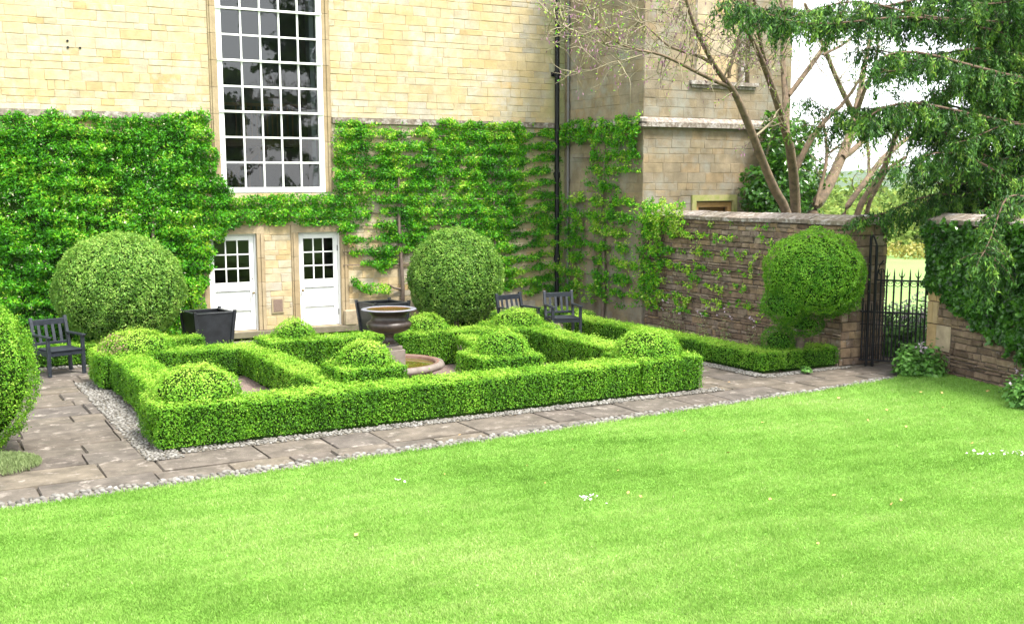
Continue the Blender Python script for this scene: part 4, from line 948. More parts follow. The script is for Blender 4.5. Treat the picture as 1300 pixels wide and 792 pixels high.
# ------------------------------------------------------------------ trees
TREE_A=[[(16.2,17.3,-0.05,0.184),(16.01,17.3,2.56,0.144),(15.45,17.13,3.0,0.141),(15.04,16.97,3.46,0.123),(14.53,16.76,4.05,0.12),(14.07,16.57,4.54,0.103),(13.7,16.42,4.92,0.087),(13.07,16.22,5.3,0.071),(12.68,16.07,5.63,0.055),(12.39,15.93,5.93,0.048),(12.02,15.72,6.4,0.04)],[(13.7,16.42,4.92,0.065),(12.88,16.2,5.07,0.049),(12.09,15.97,5.28,0.041),(11.45,15.78,5.39,0.033),(10.85,15.6,5.38,0.026),(10.35,15.44,5.5,0.02),(9.94,15.28,5.7,0.015),(9.7,15.14,5.93,0.011)],[(13.07,16.22,5.3,0.049),(12.78,16.41,5.49,0.042),(12.4,16.61,5.58,0.035),(12.25,16.76,5.82,0.028),(12.02,16.93,6.03,0.021),(11.93,17.1,6.35,0.014)],[(11.45,15.78,5.39,0.021),(11.01,15.83,5.27,0.016),(10.65,15.88,5.18,0.013),(10.29,15.93,5.04,0.009)],[(10.85,15.6,5.38,0.021),(10.2,15.33,5.38,0.016),(9.56,15.04,5.48,0.012),(9.06,14.79,5.55,0.009),(8.64,14.55,5.69,0.007)],[(13.62,16.42,5.09,0.058),(13.6,16.4,5.25,0.05),(13.68,16.37,5.54,0.046),(13.8,16.33,5.86,0.043),(13.8,16.3,6.2,0.036),(13.63,16.26,6.53,0.028)],[(13.07,16.22,5.3,0.028),(12.93,16.21,5.66,0.025),(12.6,16.2,5.91,0.021),(12.24,16.19,6.09,0.016),(11.72,16.17,6.16,0.014)],[(17.08,18.14,-0.05,0.214),(16.96,18.14,2.53,0.169),(16.54,17.79,3.31,0.156),(16.16,17.52,3.87,0.145),(15.76,17.29,4.32,0.126),(15.22,16.97,4.93,0.107),(14.51,16.6,5.54,0.074),(14.04,16.37,5.88,0.058),(13.62,16.19,6.11,0.043)],[(15.83,17.29,4.17,0.111),(16.01,17.55,4.97,0.096),(16.16,17.81,5.78,0.08),(16.34,18.01,6.44,0.065),(16.4,18.22,7.1,0.049)],[(15.13,16.97,5.12,0.061),(14.48,16.56,5.71,0.059),(14.05,16.22,6.21,0.05),(13.72,15.96,6.56,0.042)],[(16.53,17.79,3.39,0.098),(16.74,17.71,3.88,0.098),(17.07,17.62,4.4,0.082),(17.44,17.55,4.69,0.066),(17.76,17.49,5.02,0.049),(18.01,17.42,5.43,0.033)],[(16.1,17.55,4.95,0.08),(16.52,17.56,5.38,0.08),(17.03,17.58,5.91,0.073),(17.47,17.59,6.49,0.065),(17.73,17.6,7.03,0.049)],[(17.03,17.58,5.8,0.041),(17.63,17.52,6.06,0.036),(18.02,17.48,6.4,0.03),(18.19,17.45,6.72,0.025)],[(13.79,16.42,4.92,0.029),(14.12,16.48,5.4,0.026),(14.05,16.53,5.76,0.022),(13.63,16.6,6.09,0.017)],[(14.53,16.76,4.05,0.038),(14.99,16.88,4.29,0.03),(15.26,16.98,4.52,0.023),(15.4,17.02,4.64,0.015)]]
TREE_B=[[(17.7,18.6,-0.05,0.265),(17.79,18.6,2.51,0.209),(18.46,18.9,2.93,0.205),(19.29,19.3,3.56,0.182),(20.01,19.7,4.25,0.168),(20.43,19.96,4.73,0.151),(20.92,20.29,5.36,0.115),(21.39,20.63,6.03,0.088),(21.89,20.98,6.76,0.069)],[(20.43,19.96,4.73,0.114),(19.92,19.81,5.22,0.093),(19.46,19.67,5.68,0.082),(18.97,19.51,6.23,0.072),(18.47,19.36,6.65,0.053),(18.02,19.21,7.11,0.052)],[(19.43,19.3,3.77,0.11),(20.0,19.38,4.05,0.102),(20.45,19.47,4.43,0.093),(20.95,19.54,4.68,0.075),(21.79,19.64,4.93,0.057)],[(17.97,18.6,2.68,0.07),(18.31,18.76,3.32,0.062),(18.56,18.9,3.84,0.053),(18.59,19.03,4.37,0.044),(18.54,19.09,4.64,0.036)],[(18.56,18.9,3.84,0.035),(18.81,18.82,4.02,0.032),(19.05,18.75,4.11,0.027)],[(20.43,19.96,4.73,0.095),(20.3,19.61,5.26,0.074),(20.27,19.25,5.77,0.055),(20.01,18.91,6.25,0.045)]]
TREE_C=[[(16.72,16.8,-0.05,0.122),(16.88,16.8,2.56,0.096),(17.67,17.14,2.95,0.09),(18.37,17.45,3.36,0.084),(18.92,17.68,3.65,0.103),(19.62,17.94,3.95,0.087),(20.55,18.25,4.29,0.054)],[(17.29,16.92,-0.05,0.134),(17.4,16.92,2.55,0.106),(17.64,16.77,3.0,0.097),(17.85,16.65,3.35,0.089),(17.91,16.54,3.73,0.096),(17.98,16.38,4.25,0.064),(17.99,16.22,4.79,0.047)],[(17.87,17.04,-0.05,0.105),(17.84,17.04,2.49,0.074),(17.89,16.93,2.9,0.066),(18.02,16.86,3.14,0.065),(18.11,16.77,3.47,0.065),(18.54,16.65,3.71,0.049)],[(18.35,17.45,3.26,0.059),(18.58,17.7,3.73,0.051),(18.69,17.91,4.16,0.043),(18.66,18.06,4.42,0.026)]]
YEW=[[(19.4,12.6,5.53,0.058),(16.04,12.87,5.66,0.048),(14.5,13.14,5.72,0.038),(13.22,13.41,5.75,0.028),(12.17,13.68,5.81,0.018),(11.53,13.96,5.89,0.008)],[(19.4,12.6,4.58,0.058),(16.04,12.85,5.41,0.046),(15.03,13.11,5.38,0.033),(14.24,13.36,5.18,0.021),(13.88,13.61,5.25,0.008)],[(19.4,12.6,4.99,0.058),(17.34,13.24,5.38,0.041),(16.74,13.88,5.08,0.025),(16.7,14.52,4.78,0.008)],[(19.4,12.6,4.99,0.058),(16.91,12.77,5.42,0.041),(15.58,12.95,4.85,0.025),(15.19,13.12,4.62,0.008)],[(19.4,12.6,4.17,0.058),(16.52,12.72,4.78,0.046),(15.12,12.85,4.98,0.033),(14.34,12.97,5.14,0.021),(13.78,13.09,5.07,0.008)],[(19.4,12.6,4.31,0.058),(17.58,13.21,4.58,0.041),(16.52,13.82,4.32,0.025),(16.64,14.43,4.14,0.008)],[(19.4,12.6,4.31,0.058),(18.03,13.7,4.84,0.041),(17.75,14.79,4.3,0.025),(18.23,15.89,4.38,0.008)],[(19.4,12.6,3.62,0.058),(17.45,13.07,4.03,0.046),(15.98,13.54,4.42,0.033),(15.15,14.01,4.62,0.021),(14.67,14.48,4.51,0.008)],[(19.4,12.6,3.62,0.058),(17.86,13.35,3.63,0.041),(17.3,14.09,3.93,0.025),(17.36,14.84,3.66,0.008)],[(19.4,12.6,3.62,0.058),(17.36,12.87,3.59,0.041),(16.32,13.14,3.9,0.025),(15.54,13.41,3.54,0.008)],[(19.4,12.6,3.07,0.058),(17.65,13.18,3.49,0.048),(16.68,13.76,3.97,0.038),(15.93,14.34,4.22,0.028),(15.08,14.92,4.2,0.018),(14.59,15.5,4.36,0.008)],[(19.4,12.6,3.07,0.058),(17.5,13.18,3.46,0.048),(16.23,13.76,3.88,0.038),(16.01,14.34,4.42,0.028),(15.09,14.92,4.32,0.018),(14.71,15.5,4.62,0.008)],[(19.4,12.6,3.07,0.058),(17.87,13.32,3.07,0.041),(17.07,14.04,3.29,0.025),(16.75,14.75,3.51,0.008)],[(19.4,12.6,3.07,0.058),(17.58,12.96,3.34,0.041),(16.11,13.32,3.24,0.025),(15.43,13.68,3.29,0.008)],[(19.4,12.6,2.78,0.058),(17.06,12.56,3.14,0.046),(15.6,12.53,3.47,0.033),(14.26,12.49,3.64,0.021),(13.53,12.45,3.52,0.008)],[(19.4,12.6,2.36,0.058),(17.37,12.93,2.73,0.046),(16.14,13.25,2.95,0.033),(15.17,13.57,2.79,0.021),(14.37,13.9,2.69,0.008)],[(19.4,12.6,2.36,0.058),(17.85,13.07,2.73,0.046),(16.42,13.55,3.15,0.033),(15.98,14.03,2.68,0.021),(15.12,14.5,2.52,0.008)],[(19.4,12.6,2.36,0.058),(17.51,13.01,2.52,0.041),(16.57,13.42,2.67,0.025),(16.04,13.83,2.87,0.008)],[(19.4,12.6,2.36,0.058),(18.23,13.67,2.59,0.041),(18.47,14.75,2.81,0.025),(18.22,15.82,2.87,0.008)],[(19.4,12.6,2.08,0.058),(16.62,12.04,2.44,0.041),(14.93,11.49,2.37,0.025),(13.79,10.93,2.22,0.008)],[(19.4,12.6,1.48,0.058),(17.27,12.03,1.89,0.041),(15.51,11.46,1.74,0.025),(14.08,10.9,1.7,0.008)],[(19.4,12.6,5.95,0.058),(17.24,12.59,5.96,0.041),(15.83,12.58,6.11,0.025),(14.53,12.58,6.25,0.008)],[(19.4,12.6,5.95,0.058),(18.46,13.37,6.11,0.041),(17.74,14.15,6.43,0.025),(17.2,14.92,6.72,0.008)],[(19.4,12.6,5.55,0.058),(18.11,13.21,5.83,0.041),(17.65,13.82,5.73,0.025),(17.55,14.42,5.93,0.008)],[(19.4,12.6,5.55,0.058),(18.15,13.25,5.77,0.041),(17.83,13.9,5.43,0.025),(18.01,14.55,5.78,0.008)],[(19.4,12.6,3.62,0.058),(17.79,12.54,3.51,0.033),(16.46,12.48,3.1,0.008)],[(19.4,12.6,6.21,0.058),(17.83,13.22,6.47,0.033),(16.61,13.84,6.38,0.008)],[(19.4,12.6,6.59,0.058),(18.72,13.78,6.83,0.033),(18.29,14.96,6.7,0.008)],[(19.4,12.6,4.44,0.058),(18.96,13.24,4.31,0.033),(18.79,13.89,3.81,0.008)],[(19.4,12.6,2.64,0.058),(18.79,13.52,2.64,0.033),(18.05,14.43,2.3,0.008)],[(19.4,12.6,5.01,0.058),(19.49,13.82,5.26,0.033),(19.77,15.04,5.14,0.008)],[(19.4,12.6,6.0,0.058),(18.93,13.66,6.49,0.033),(18.74,14.73,6.63,0.008)],[(19.4,12.6,3.88,0.058),(18.5,13.52,3.51,0.033),(17.57,14.43,2.76,0.008)],[(19.4,12.6,3.73,0.058),(19.17,13.62,3.45,0.033),(18.96,14.64,2.78,0.008)],[(19.4,12.6,3.96,0.058),(19.45,13.63,3.57,0.033),(19.63,14.66,2.76,0.008)],[(19.4,12.6,6.25,0.058),(17.71,12.78,6.52,0.033),(16.55,12.96,6.47,0.008)],[(19.4,12.6,5.8,0.058),(17.93,13.12,5.93,0.033),(16.8,13.65,5.73,0.008)],[(19.4,12.6,5.62,0.058),(18.12,12.91,5.59,0.033),(17.26,13.23,5.23,0.008)],[(19.4,12.6,4.49,0.058),(17.9,12.79,4.73,0.033),(16.72,12.99,4.63,0.008)],[(19.4,12.6,4.91,0.058),(17.94,13.26,5.25,0.033),(16.66,13.91,5.25,0.008)],[(19.4,12.6,4.92,0.058),(17.78,12.88,4.81,0.033),(16.47,13.15,4.39,0.008)],[(19.4,12.6,3.68,0.058),(17.95,13.33,3.28,0.033),(16.46,14.06,2.53,0.008)],[(19.4,12.6,4.59,0.058),(18.73,13.27,5.02,0.033),(18.32,13.95,5.11,0.008)],[(19.4,12.6,3.15,0.058),(17.39,12.56,3.01,0.033),(15.55,12.51,2.58,0.008)],[(19.4,12.6,3.67,0.058),(17.83,13.06,3.69,0.033),(16.34,13.53,3.39,0.008)],[(19.4,12.6,5.07,0.058),(18.13,12.98,5.0,0.033),(17.18,13.37,4.6,0.008)],[(19.4,12.6,5.71,0.058),(18.62,13.46,6.19,0.033),(18.14,14.32,6.32,0.008)],[(19.4,12.6,4.73,0.058),(17.44,12.53,4.96,0.033),(15.87,12.46,4.85,0.008)],[(19.4,12.6,4.69,0.058),(17.1,12.65,4.9,0.033),(15.14,12.71,4.79,0.008)],[(19.4,12.6,3.83,0.058),(18.13,13.17,3.84,0.033),(16.95,13.74,3.52,0.008)],[(19.4,12.6,2.77,0.058),(18.71,13.01,2.68,0.033),(18.13,13.41,2.25,0.008)],[(19.4,12.6,5.54,0.058),(18.77,13.4,6.0,0.033),(18.46,14.2,6.12,0.008)],[(19.4,12.6,4.92,0.058),(18.2,12.9,5.06,0.033),(17.36,13.2,4.87,0.008)],[(19.4,12.6,3.34,0.058),(17.67,12.7,3.05,0.033),(16.1,12.79,2.47,0.008)],[(19.4,12.6,6.34,0.058),(18.74,13.8,6.8,0.033),(18.29,15.0,6.91,0.008)],[(19.4,12.6,2.74,0.058),(17.97,12.77,2.81,0.033),(16.65,12.93,2.55,0.008)],[(19.4,12.6,3.38,0.058),(17.39,12.62,3.01,0.033),(15.56,12.64,2.36,0.008)],[(19.4,12.6,5.86,0.058),(17.96,12.82,6.03,0.033),(16.99,13.04,5.87,0.008)],[(19.4,12.6,3.1,0.058),(17.47,12.91,3.16,0.033),(15.6,13.22,2.89,0.008)],[(19.4,12.6,4.83,0.058),(17.17,12.74,4.69,0.033),(15.25,12.88,4.25,0.008)],[(19.4,12.6,4.91,0.058),(18.23,13.2,4.74,0.033),(17.27,13.81,4.24,0.008)],[(19.4,12.6,5.42,0.058),(19.44,13.81,5.74,0.033),(19.73,15.01,5.69,0.008)],[(19.4,12.6,6.57,0.058),(16.7,12.59,6.56,0.033),(14.57,12.58,6.25,0.008)],[(19.4,12.6,2.8,0.058),(17.97,13.02,2.85,0.033),(16.56,13.45,2.57,0.008)],[(19.4,12.6,4.62,0.058),(18.48,13.4,4.84,0.033),(17.7,14.2,4.71,0.008)],[(19.4,12.6,4.86,0.058),(19.37,13.73,5.29,0.033),(19.54,14.85,5.38,0.008)],[(19.4,12.6,4.08,0.058),(19.12,13.9,4.29,0.033),(18.76,15.2,4.14,0.008)],[(19.4,12.6,3.81,0.058),(17.5,12.62,3.85,0.033),(15.86,12.63,3.59,0.008)],[(19.4,12.6,6.5,0.058),(17.47,13.21,6.62,0.033),(15.88,13.81,6.38,0.008)],[(19.4,12.6,6.09,0.058),(18.46,13.72,6.19,0.033),(17.67,14.84,5.92,0.008)],[(19.4,12.6,3.9,0.058),(16.97,12.48,4.07,0.033),(14.84,12.36,3.93,0.008)],[(19.4,12.6,5.18,0.058),(18.11,13.28,5.29,0.033),(17.03,13.96,5.07,0.008)],[(19.4,12.6,3.22,0.058),(17.83,12.66,3.37,0.033),(16.45,12.72,3.19,0.008)],[(19.4,12.6,5.63,0.058),(15.5,13.23,6.09,0.041),(14.36,13.87,6.12,0.025),(11.83,14.5,5.9,0.008)],[(19.4,12.6,5.5,0.058),(15.71,13.4,5.96,0.041),(14.72,14.21,6.02,0.025),(12.92,15.01,5.88,0.008)],[(19.4,12.6,5.58,0.058),(15.23,13.0,5.98,0.041),(13.89,13.41,5.96,0.025),(12.44,13.81,5.8,0.008)],[(19.4,12.6,4.88,0.058),(14.67,12.48,5.09,0.041),(12.84,12.35,5.01,0.025),(13.53,12.23,4.92,0.008)],[(19.4,12.6,4.17,0.058),(14.79,12.53,4.31,0.041),(12.99,12.46,4.28,0.025),(13.09,12.39,4.16,0.008)]]

def twigs(mb, leaf, limbs, n_per_m, ln, rad, up=.35, buds=True, start=.25, rmin=0., rmax=.09, zmin=2.9, left=0.):
    ends = []
    for l in limbs:
        l = np.array(l); seg = np.linalg.norm(np.diff(l[:, :3], axis=0), axis=1); cum = np.concatenate([[0], np.cumsum(seg)]); tot = cum[-1]
        k = rng.poisson(tot * n_per_m)
        for s in np.concatenate([rng.uniform(tot * start, tot, k), [tot, tot]]):
            p = np.array([np.interp(s, cum, l[:, i]) for i in range(4)])
            if p[3] > rmax or p[2] < zmin: continue
            d = rng.normal(size=3) * (1, .8, 1) + (-left, 0, up); d /= np.linalg.norm(d)
            L_ = ln * rng.uniform(.5, 1.3); q = [p[:3]]; m_ = rng.integers(4, 6)
            for j in range(m_):
                d = d + rng.normal(0, .22, 3); d /= np.linalg.norm(d); q.append(q[-1] + d * L_ / m_)
            mb.tube(q, np.linspace(rad * rng.uniform(.8, 1.7), .004, len(q)), 4, 1, caps=False)
            for j in range(1, len(q)):
                if rng.random() < .75:
                    d2 = d + rng.normal(0, .8, 3); d2 /= np.linalg.norm(d2); e = q[j] + d2 * L_ * rng.uniform(.2, .5); mid_ = (q[j] + e) / 2 + rng.normal(0, .02, 3)
                    mb.tube([q[j], mid_, e], [.006, .005, .003], 3, 1, caps=False); ends.append(e)
                ends.append(q[j])
    return np.array(ends)
def stem_tree(label, limbs, npm, ln, leafn, group=None, left=0., shoots=0, rx=.70):
    base = limbs[0][0]
    root = empty('bare_stemmed_tree', (base[0], base[1], 0), label, 'tree', group)
    mb = MB(); mb2 = MB()
    for i, l in enumerate(limbs):
        l = np.array(l)
        # densify and wobble
        t = np.linspace(0, len(l) - 1, len(l) * 3); P = np.stack([np.interp(t, np.arange(len(l)), l[:, k]) for k in range(4)], 1)
        P[1:-1, :3] += rng.normal(0, .012, (len(P) - 2, 3))
        for _ in range(2): P[1:-1] = (P[:-2] + P[1:-1] * 2 + P[2:]) / 4
        mb2.tube(P[:, :3], P[:, 3] * .95 * rx, 9, 0 if P[:, 3].mean() > .03 else 1)
    mb2.build('trunk', [M['bark'], M['twig']], root)
    ends = twigs(mb, None, limbs, npm, ln, .009, left=left)
    if leafn:
        lf = mb; k = rng.integers(0, len(ends), leafn); P = ends[k] + rng.normal(0, .035, (leafn, 3))
        lf.leaves(P, rng.normal(size=(leafn, 3)), .05, .4, .5, np.clip(rng.normal(.7, .2, leafn), 0, .84), 2)
        kb = rng.integers(0, len(ends), leafn); P = ends[kb] + rng.normal(0, .03, (len(kb), 3)) - (0, 0, .03)
        P = P[P[:, 0] < 15]; lf.leaves(P, rng.normal(size=(len(P), 3)) * (1, 1, .2), .06, .4, .3, .5, 3, up=(0, 0, 1), upw=.8)
    mb.build('crown', [M['bark'], M['twig'], M['ivy'], M['bud']], root)
    return root
stem_tree('bare many stemmed tree behind the garden wall whose branches spread left across the wing', TREE_A, 9.5, .62, 2000, 'trees rising behind the garden wall', left=.25)
stem_tree('tree with thick slanting brown stem standing against the open sky behind the wall', TREE_B, 11, .6, 1100, 'trees rising behind the garden wall')
stem_tree('cluster of three thin leaning stems behind the wall near the gate', TREE_C, 9, .5, 700, 'trees rising behind the garden wall')

# drooping yew
yr = empty('yew_tree', (19.4, 12.6, 0), 'big drooping dark green yew reaching in over the right wall and gate', 'tree')
limbs = [list(map(tuple, l)) for l in YEW]
for l in limbs:
    if l[-1][2] < 2.32 and l[-1][1] < 11.5:
        e = l[-1]; m_ = l[-2]; l[:] = [(19.4, 12.6, 3.3, .05), (16.6, 12.1, 3.1, .04), (15.2, 11.6, 2.95, .025), (14.7, 11.4, (2.85 + e[2]) / 2, .018), e]
mb = MB(); mb.tube([(19.4, 12.6, -.1), (19.45, 12.6, 2), (19.35, 12.65, 5), (19.4, 12.6, 8), (19.4, 12.6, 10)], [.42, .36, .30, .2, .05], 12); mb.build('trunk', M['yewbark'], yr)
tb_, lv = MB(), MB(); SP = []; SN = []; SL = []
for l in limbs:
    l = np.array(l, float); t = np.linspace(0, len(l) - 1, 14); P = np.stack([np.interp(t, np.arange(len(l)), l[:, k]) for k in range(4)], 1)
    for _ in range(2): P[1:-1, :3] = (P[:-2, :3] + P[1:-1, :3] * 2 + P[2:, :3]) / 4
    P[:, 2] += .12 * np.sin(np.linspace(0, 9, 14) + rng.uniform(0, 6))
    tb_.tube(P[:, :3], P[:, 3] * .55, 6)
    cum = np.concatenate([[0], np.cumsum(np.linalg.norm(np.diff(P[:, :3], axis=0), axis=1))]); tot = cum[-1]; main = (P[-1, :3] - P[0, :3]); main /= np.linalg.norm(main)
    for s in np.arange(tot * .14, tot, .062):
        p = np.array([np.interp(s, cum, P[:, i]) for i in range(3)])
        if rng.random() < .08: continue
        d = main * .55 + rng.normal(0, .75, 3) * (1, 1, .35) + (0, 0, -.12); d /= np.linalg.norm(d)
        L_ = rng.uniform(.25, .75) * (1.05 - .35 * s / tot); q = [p]
        for j in range(6): d = d + (0, 0, -.17); d /= np.linalg.norm(d); q.append(q[-1] + d * L_ / 6)
        q = np.array(q)
        if rng.random() < .5: tb_.tube(q, np.linspace(.006, .002, 7), 3, caps=False)
        k = int(L_ * 165); u = rng.uniform(0, 6, k); i0 = np.minimum(u.astype(int), 5); c_ = q[i0] + (q[i0 + 1] - q[i0]) * (u - i0)[:, None]
        hang = rng.exponential(.055, k); c_ = c_ + rng.normal(0, .028, (k, 3)) - np.stack([0 * hang, 0 * hang, hang], 1)
        SP.append(c_); SN.append(np.tile(d, (k, 1))); SL.append(np.clip(.22 + .05 * u + rng.normal(0, .15, k) + (.28 if rng.random() < .22 else 0), 0, 1))
tb_.build('branches', M['yewbark'], yr)
P = np.concatenate(SP); D_ = np.concatenate(SN); tn = np.concatenate(SL)
nn = np.cross(D_, rng.normal(size=D_.shape)); lv.leaves(P, nn, .088, .30, .35, tn, up=(0, 0, -1), upw=.55); lv.build('foliage', M['yew'], yr)
print('yew leaves', len(P))

# dark leafy climber tree at the wing's corner
root = empty('leafy_tree', (18.0, 19.0, 0), 'dark leafy tree growing against the right end of the wing', 'tree', 'trees rising behind the garden wall')
mb = MB(); mb.tube([(18.1, 19.2, 0), (18.0, 19.15, 2), (17.9, 19.2, 4)], [.12, .1, .04]); mb.build('trunk', M['greybark'], root)
mb = MB()
for cx, cy, cz, r in [(17.6, 19.35, 3.0, .75), (18.2, 19.6, 3.2, .8), (17.3, 19.4, 2.7, .55), (18.0, 19.6, 4.0, .65), (17.6, 19.5, 3.9, .45), (18.8, 20.1, 2.9, .55), (18.4, 19.9, 4.2, .5), (18.1, 19.8, 2.2, .95), (17.0, 19.6, 3.3, .28), (16.9, 19.55, 2.9, .3), (18.85, 20.1, 3.7, .4), (17.5, 19.6, 4.55, .25)]:
    n = int(1900 * r * r); D = rng.normal(size=(n, 3)); D /= np.linalg.norm(D, axis=1)[:, None]; P = np.array((cx, cy, cz)) + D * (r * rng.uniform(.6, 1.08, n) ** .7)[:, None]
    P[:, 1] = np.where((P[:, 0] < 18.5) & (P[:, 1] > YF - .05), YF - .05 - rng.uniform(0, .2, n), P[:, 1])
    mb.leaves(P, D + (0, 0, .3), .12, .6, .6, np.clip(rng.normal(.45, .22, n) + .1 * (D[:, 2] > .3), 0, 1))
mb.build('foliage', M['ivydark'], root)

# perennials with pale flowers
def perennial(label, spots, h, n, fl, lsize=.085, cat='flowering plant', grp='flowering plants by the walls', name='flowering_plant', lm='perennial'):
    c = spots[0]; mb = MB(); fb = mb; sb = mb; hf = False
    for (x, y, r) in spots:
        k = int(n * r); D = rng.normal(size=(k, 3)); D[:, 2] = np.abs(D[:, 2]); D /= np.linalg.norm(D, axis=1)[:, None]
        rr = rng.uniform(.25, 1.05, k) ** .6
        P = np.array((x, y, .02)) + D * rr[:, None] * (r, r, h) * (1 + .15 * rng.normal(size=(k, 1)))
        P[:, 2] = np.abs(P[:, 2]) + .02
        mb.leaves(P, D + (0, 0, .8), lsize, .75, .5, np.clip(rng.normal(.5, .2, k), 0, 1))
        for q in range(int(18 * r)): a = rng.uniform(0, 6.28); e = (x + cos(a) * r * .8, y + sin(a) * r * .8, h * rng.uniform(.4, .9)); sb.tube([(x + cos(a) * .05, y + sin(a) * .05, 0), (x + cos(a) * r * .4, y + sin(a) * r * .4, h * .5), e], [.006, .005, .003], 4, 1, caps=False)
        k = int(fl * r); a = rng.uniform(0, 6.28, k); q = rng.uniform(.2, 1, k) * r
        C_ = np.stack([x + np.cos(a) * q, y + np.sin(a) * q, h * rng.uniform(.75, 1.25, k)], 1)
        if k: hf = True; fb.leaves(np.repeat(C_, 5, 0) + rng.normal(0, .02, (5 * k, 3)), np.tile([-.5, -.5, .7], (5 * k, 1)), .04, .8, .6, .5, 2)
    return tag(mb.build(name, [M[lm], M['twig'], M['flower']]), label, cat, grp)
perennial('leafy clump with pale pink flowers at the right foot of the gate', [(14.85, 12.95, .33), (14.95, 12.75, .30), (14.6, 12.85, .2)], .46, 2600, 12)
perennial('spreading pale flowered clump at the foot of the right wall by the picture edge', [(14.45, 10.55, .30), (14.35, 10.05, .38), (14.0, 10.15, .28), (14.0, 9.65, .38)], .38, 2600, 14)
perennial('bushy border of pale flowering perennials seen through the gate', [(16.6, 14.2, .6), (17.2, 13.6, .6), (17.0, 14.9, .6), (18.0, 14.4, .7), (18.3, 15.4, .7), (17.6, 12.6, .6), (19.2, 15.0, .7), (19.0, 13.7, .7), (20.2, 15.8, .7), (16.2, 13.5, .5), (16.3, 14.9, .5)], .78, 2200, 90, lsize=.10)['kind'] = 'stuff'
perennial('small bright green weed on the cobbles beside the low hedge corner', [(13.35, 13.92, .10)], .10, 1600, 0, .05, 'weed', None, 'weed')
for y in (15.0, 15.6, 16.3, 17.1, 17.8, 18.6, 19.0):
    perennial('thin silvery weed growing at the foot of the brown garden wall', [(14.22, y, .15)], .62, 700, 20, .04, 'wall plant', 'thin weeds at the foot of the garden wall', 'wall_plant', 'thyme')

# ------------------------------------------------------------------ distance
def clump(mb, c, r, n, size, t0=.5):
    D = rng.normal(size=(n, 3)); D[:, 2] = np.abs(D[:, 2]) * .9; D /= np.linalg.norm(D, axis=1)[:, None]
    P = np.array(c) + D * np.array(r) * (rng.uniform(.75, 1.05, (n, 1))); P = P + np.array(r) * .12 * np.stack([snoise(P, r[0] * .6, 7), snoise(P, r[0] * .6, 8), snoise(P, r[0] * .6, 9)], 1)
    mb.leaves(P, D, size, .7, .7, np.clip(t0 + .15 * snoise(P, r[0] * .5, 10) + rng.normal(0, .15, n), 0, 1))
mb = MB()
for k in range(120):
    a = radians(rng.uniform(34, 62)); d = rng.uniform(56, 66); r = rng.uniform(1.4, 2.6)
    clump(mb, (d * sin(a), d * cos(a), -.3), (r, r, rng.uniform(1.2, 2.7)), 500, .28, rng.uniform(.45, .8))
for k in range(60):
    a = radians(rng.uniform(36, 60)); d = rng.uniform(78, 100); r = rng.uniform(2.5, 4.5)
    clump(mb, (d * sin(a), d * cos(a), -.3), (r, r, rng.uniform(2.4, 4.2)), 450, .45, rng.uniform(.3, .6))
tag(mb.build('distant_shrubbery', M['farleaf']), kind='stuff')
mb = MB()
for k in range(26):
    a = radians(47 + k * .35 + rng.normal(0, .1)); d = 52 + rng.uniform(-1, 1); clump(mb, (d * sin(a), d * cos(a), 0), (.7, .7, .6), 90, .16, .75)
tag(mb.build('yellow_border', leafmat('yellow green border', [(.10, .16, .03), (.20, .22, .04), (.34, .30, .06)])), kind='stuff')
# hills
mb = MB(); na, nr = 90, 14; V = []
for i in range(na):
    a = radians(20 + 50 * i / (na - 1))
    for j in range(nr):
        d = 500 + 1500 * j / (nr - 1); hh = 26 * (.55 + .25 * sin(a * 9 + 1) + .2 * sin(a * 23)) * sin(pi * min(1, j / (nr - 1) * .9)) ** 1.2
        V.append((d * sin(a), d * cos(a), hh - 2))
i = (np.arange(na - 1)[:, None] * nr + np.arange(nr - 1)[None]).ravel(); mb.add(V, np.stack([i, i + nr, i + nr + 1, i + 1], 1), smooth=True)
tag(mb.build('hills', M['hill']), kind='structure')

mb = MB(); mb.box(-80, 2400, -90, 2400, -2.5, 45)
hm, hnt, hN, hL, hout = newmat('far haze'); pv = hN.new('ShaderNodeVolumePrincipled'); pv.inputs['Color'].default_value = (.86, .92, 1, 1); pv.inputs['Density'].default_value = .00014; pv.inputs['Anisotropy'].default_value = .3
hL.new(pv.outputs[0], hout.inputs['Volume']); tag(mb.build('haze', hm), kind='stuff')
# trees across the garden, mirrored in the tall window
def big_tree(label, x, y, h, r):
    root = empty('broadleaf_tree', (x, y, 0), label, 'tree', 'trees across the lawn mirrored in the window')
    mb = MB(); mb.tube([(x, y, -.1), (x + .2, y, h * .4), (x, y, h * .8)], [.4, .3, .1], 10)
    for k in range(7): a = k * .9; mb.tube([(x, y, h * (.3 + .06 * k)), (x + cos(a) * r * .4, y + sin(a) * r * .4, h * (.42 + .06 * k)), (x + cos(a) * r * .8, y + sin(a) * r * .8, h * (.5 + .06 * k))], [.14, .09, .03], 6)
    mb.build('trunk', M['greybark'], root); mb = MB()
    for k in range(46):
        a = rng.uniform(0, 6.28); q = rng.uniform(0, .8) * r; z = rng.uniform(.04, .95) * h; rr = r * rng.uniform(.26, .42); q *= (1.25 - z / h)
        clump(mb, (x + q * cos(a), y + q * sin(a), z), (rr, rr, rr * .7), 420, .32, .3)
    mb.build('crown', M['farleaf'], root)
big_tree('tall tree behind the photographer, mirrored in the middle of the window', 26.8, -35, 25, 4.6)
big_tree('broad tree behind the photographer, mirrored in the right of the window', 35.5, -33, 22, 6)
big_tree('shorter tree behind the photographer, mirrored low in the window', 21.6, -37, 11.5, 3.6)

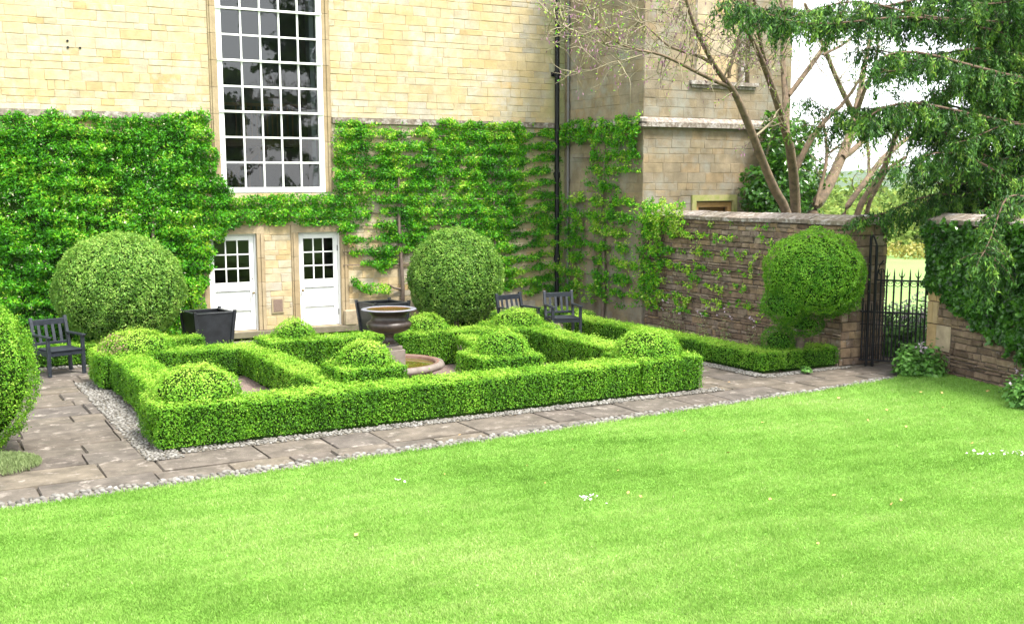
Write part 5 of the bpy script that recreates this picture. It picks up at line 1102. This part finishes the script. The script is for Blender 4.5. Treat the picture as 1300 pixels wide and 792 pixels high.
# ------------------------------------------------------------------ camera, light, sky
SUN_EL, SUN_AZ = radians(60), radians(155)      # azimuth clockwise from +Y
cam = bpy.data.cameras.new('camera'); co = bpy.data.objects.new('camera', cam); col.objects.link(co)
yaw, pitch, roll, H = .504, .1398, -.0037, 3.2
f = np.array([sin(yaw), cos(yaw), 0]); r = np.array([cos(yaw), -sin(yaw), 0]); u = np.array([0, 0, 1.])
f2 = f * cos(pitch) - u * sin(pitch); u2 = u * cos(pitch) + f * sin(pitch)
r3 = r * cos(roll) + u2 * sin(roll); u3 = u2 * cos(roll) - r * sin(roll)
co.matrix_world = Matrix([[r3[0], u3[0], -f2[0], 0], [r3[1], u3[1], -f2[1], 0], [r3[2], u3[2], -f2[2], H], [0, 0, 0, 1]])
cam.sensor_width = 36; cam.lens = 1420 / 1300 * 36; cam.shift_y = 37 / 1300; cam.clip_end = 5000; cam.clip_start = .05
scene.camera = co

sl = bpy.data.lights.new('sun', 'SUN'); so = bpy.data.objects.new('sun', sl); col.objects.link(so)
sl.energy = 2.4; sl.angle = radians(14); sl.color = (1, .96, .89)
so.rotation_euler = (pi / 2 - SUN_EL, 0, pi - SUN_AZ)
w = bpy.data.worlds.new('World'); scene.world = w; w.use_nodes = True; nt = w.node_tree; nt.nodes.clear()
sk = nt.nodes.new('ShaderNodeTexSky'); sk.sky_type = 'NISHITA'; sk.sun_disc = False; sk.sun_elevation = SUN_EL; sk.sun_rotation = SUN_AZ; sk.air_density = 1.; sk.dust_density = 3.
tc = nt.nodes.new('ShaderNodeTexCoord'); nz = nt.nodes.new('ShaderNodeTexNoise'); nz.inputs['Scale'].default_value = 2.2; nz.inputs['Detail'].default_value = 6
nt.links.new(tc.outputs['Generated'], nz.inputs['Vector'])
mr = nt.nodes.new('ShaderNodeMapRange'); mr.inputs[1].default_value = .35; mr.inputs[2].default_value = .65; mr.inputs[3].default_value = .70; mr.inputs[4].default_value = 1.
nt.links.new(nz.outputs[0], mr.inputs[0])
mx = nt.nodes.new('ShaderNodeMix'); mx.data_type = 'RGBA'; nt.links.new(mr.outputs[0], mx.inputs[0]); nt.links.new(sk.outputs[0], mx.inputs[6]); mx.inputs[7].default_value = (6.2, 6.4, 6.6, 1)
bg = nt.nodes.new('ShaderNodeBackground'); bg.inputs[1].default_value = .12; nt.links.new(mx.outputs[2], bg.inputs[0])
wo = nt.nodes.new('ShaderNodeOutputWorld'); nt.links.new(bg.outputs[0], wo.inputs[0])

scene.render.engine = 'CYCLES'
scene.cycles.max_bounces = 8; scene.cycles.diffuse_bounces = 2; scene.cycles.glossy_bounces = 3; scene.cycles.transparent_max_bounces = 8; scene.cycles.transmission_bounces = 3
scene.cycles.use_denoising = True
scene.cycles.caustics_reflective = False; scene.cycles.caustics_refractive = False; scene.cycles.sample_clamp_indirect = 6
vs_ = scene.view_settings; vs_.view_transform = 'Standard'; vs_.look = 'None'; vs_.exposure = 2.0; vs_.gamma = 1; vs_.use_curve_mapping = False
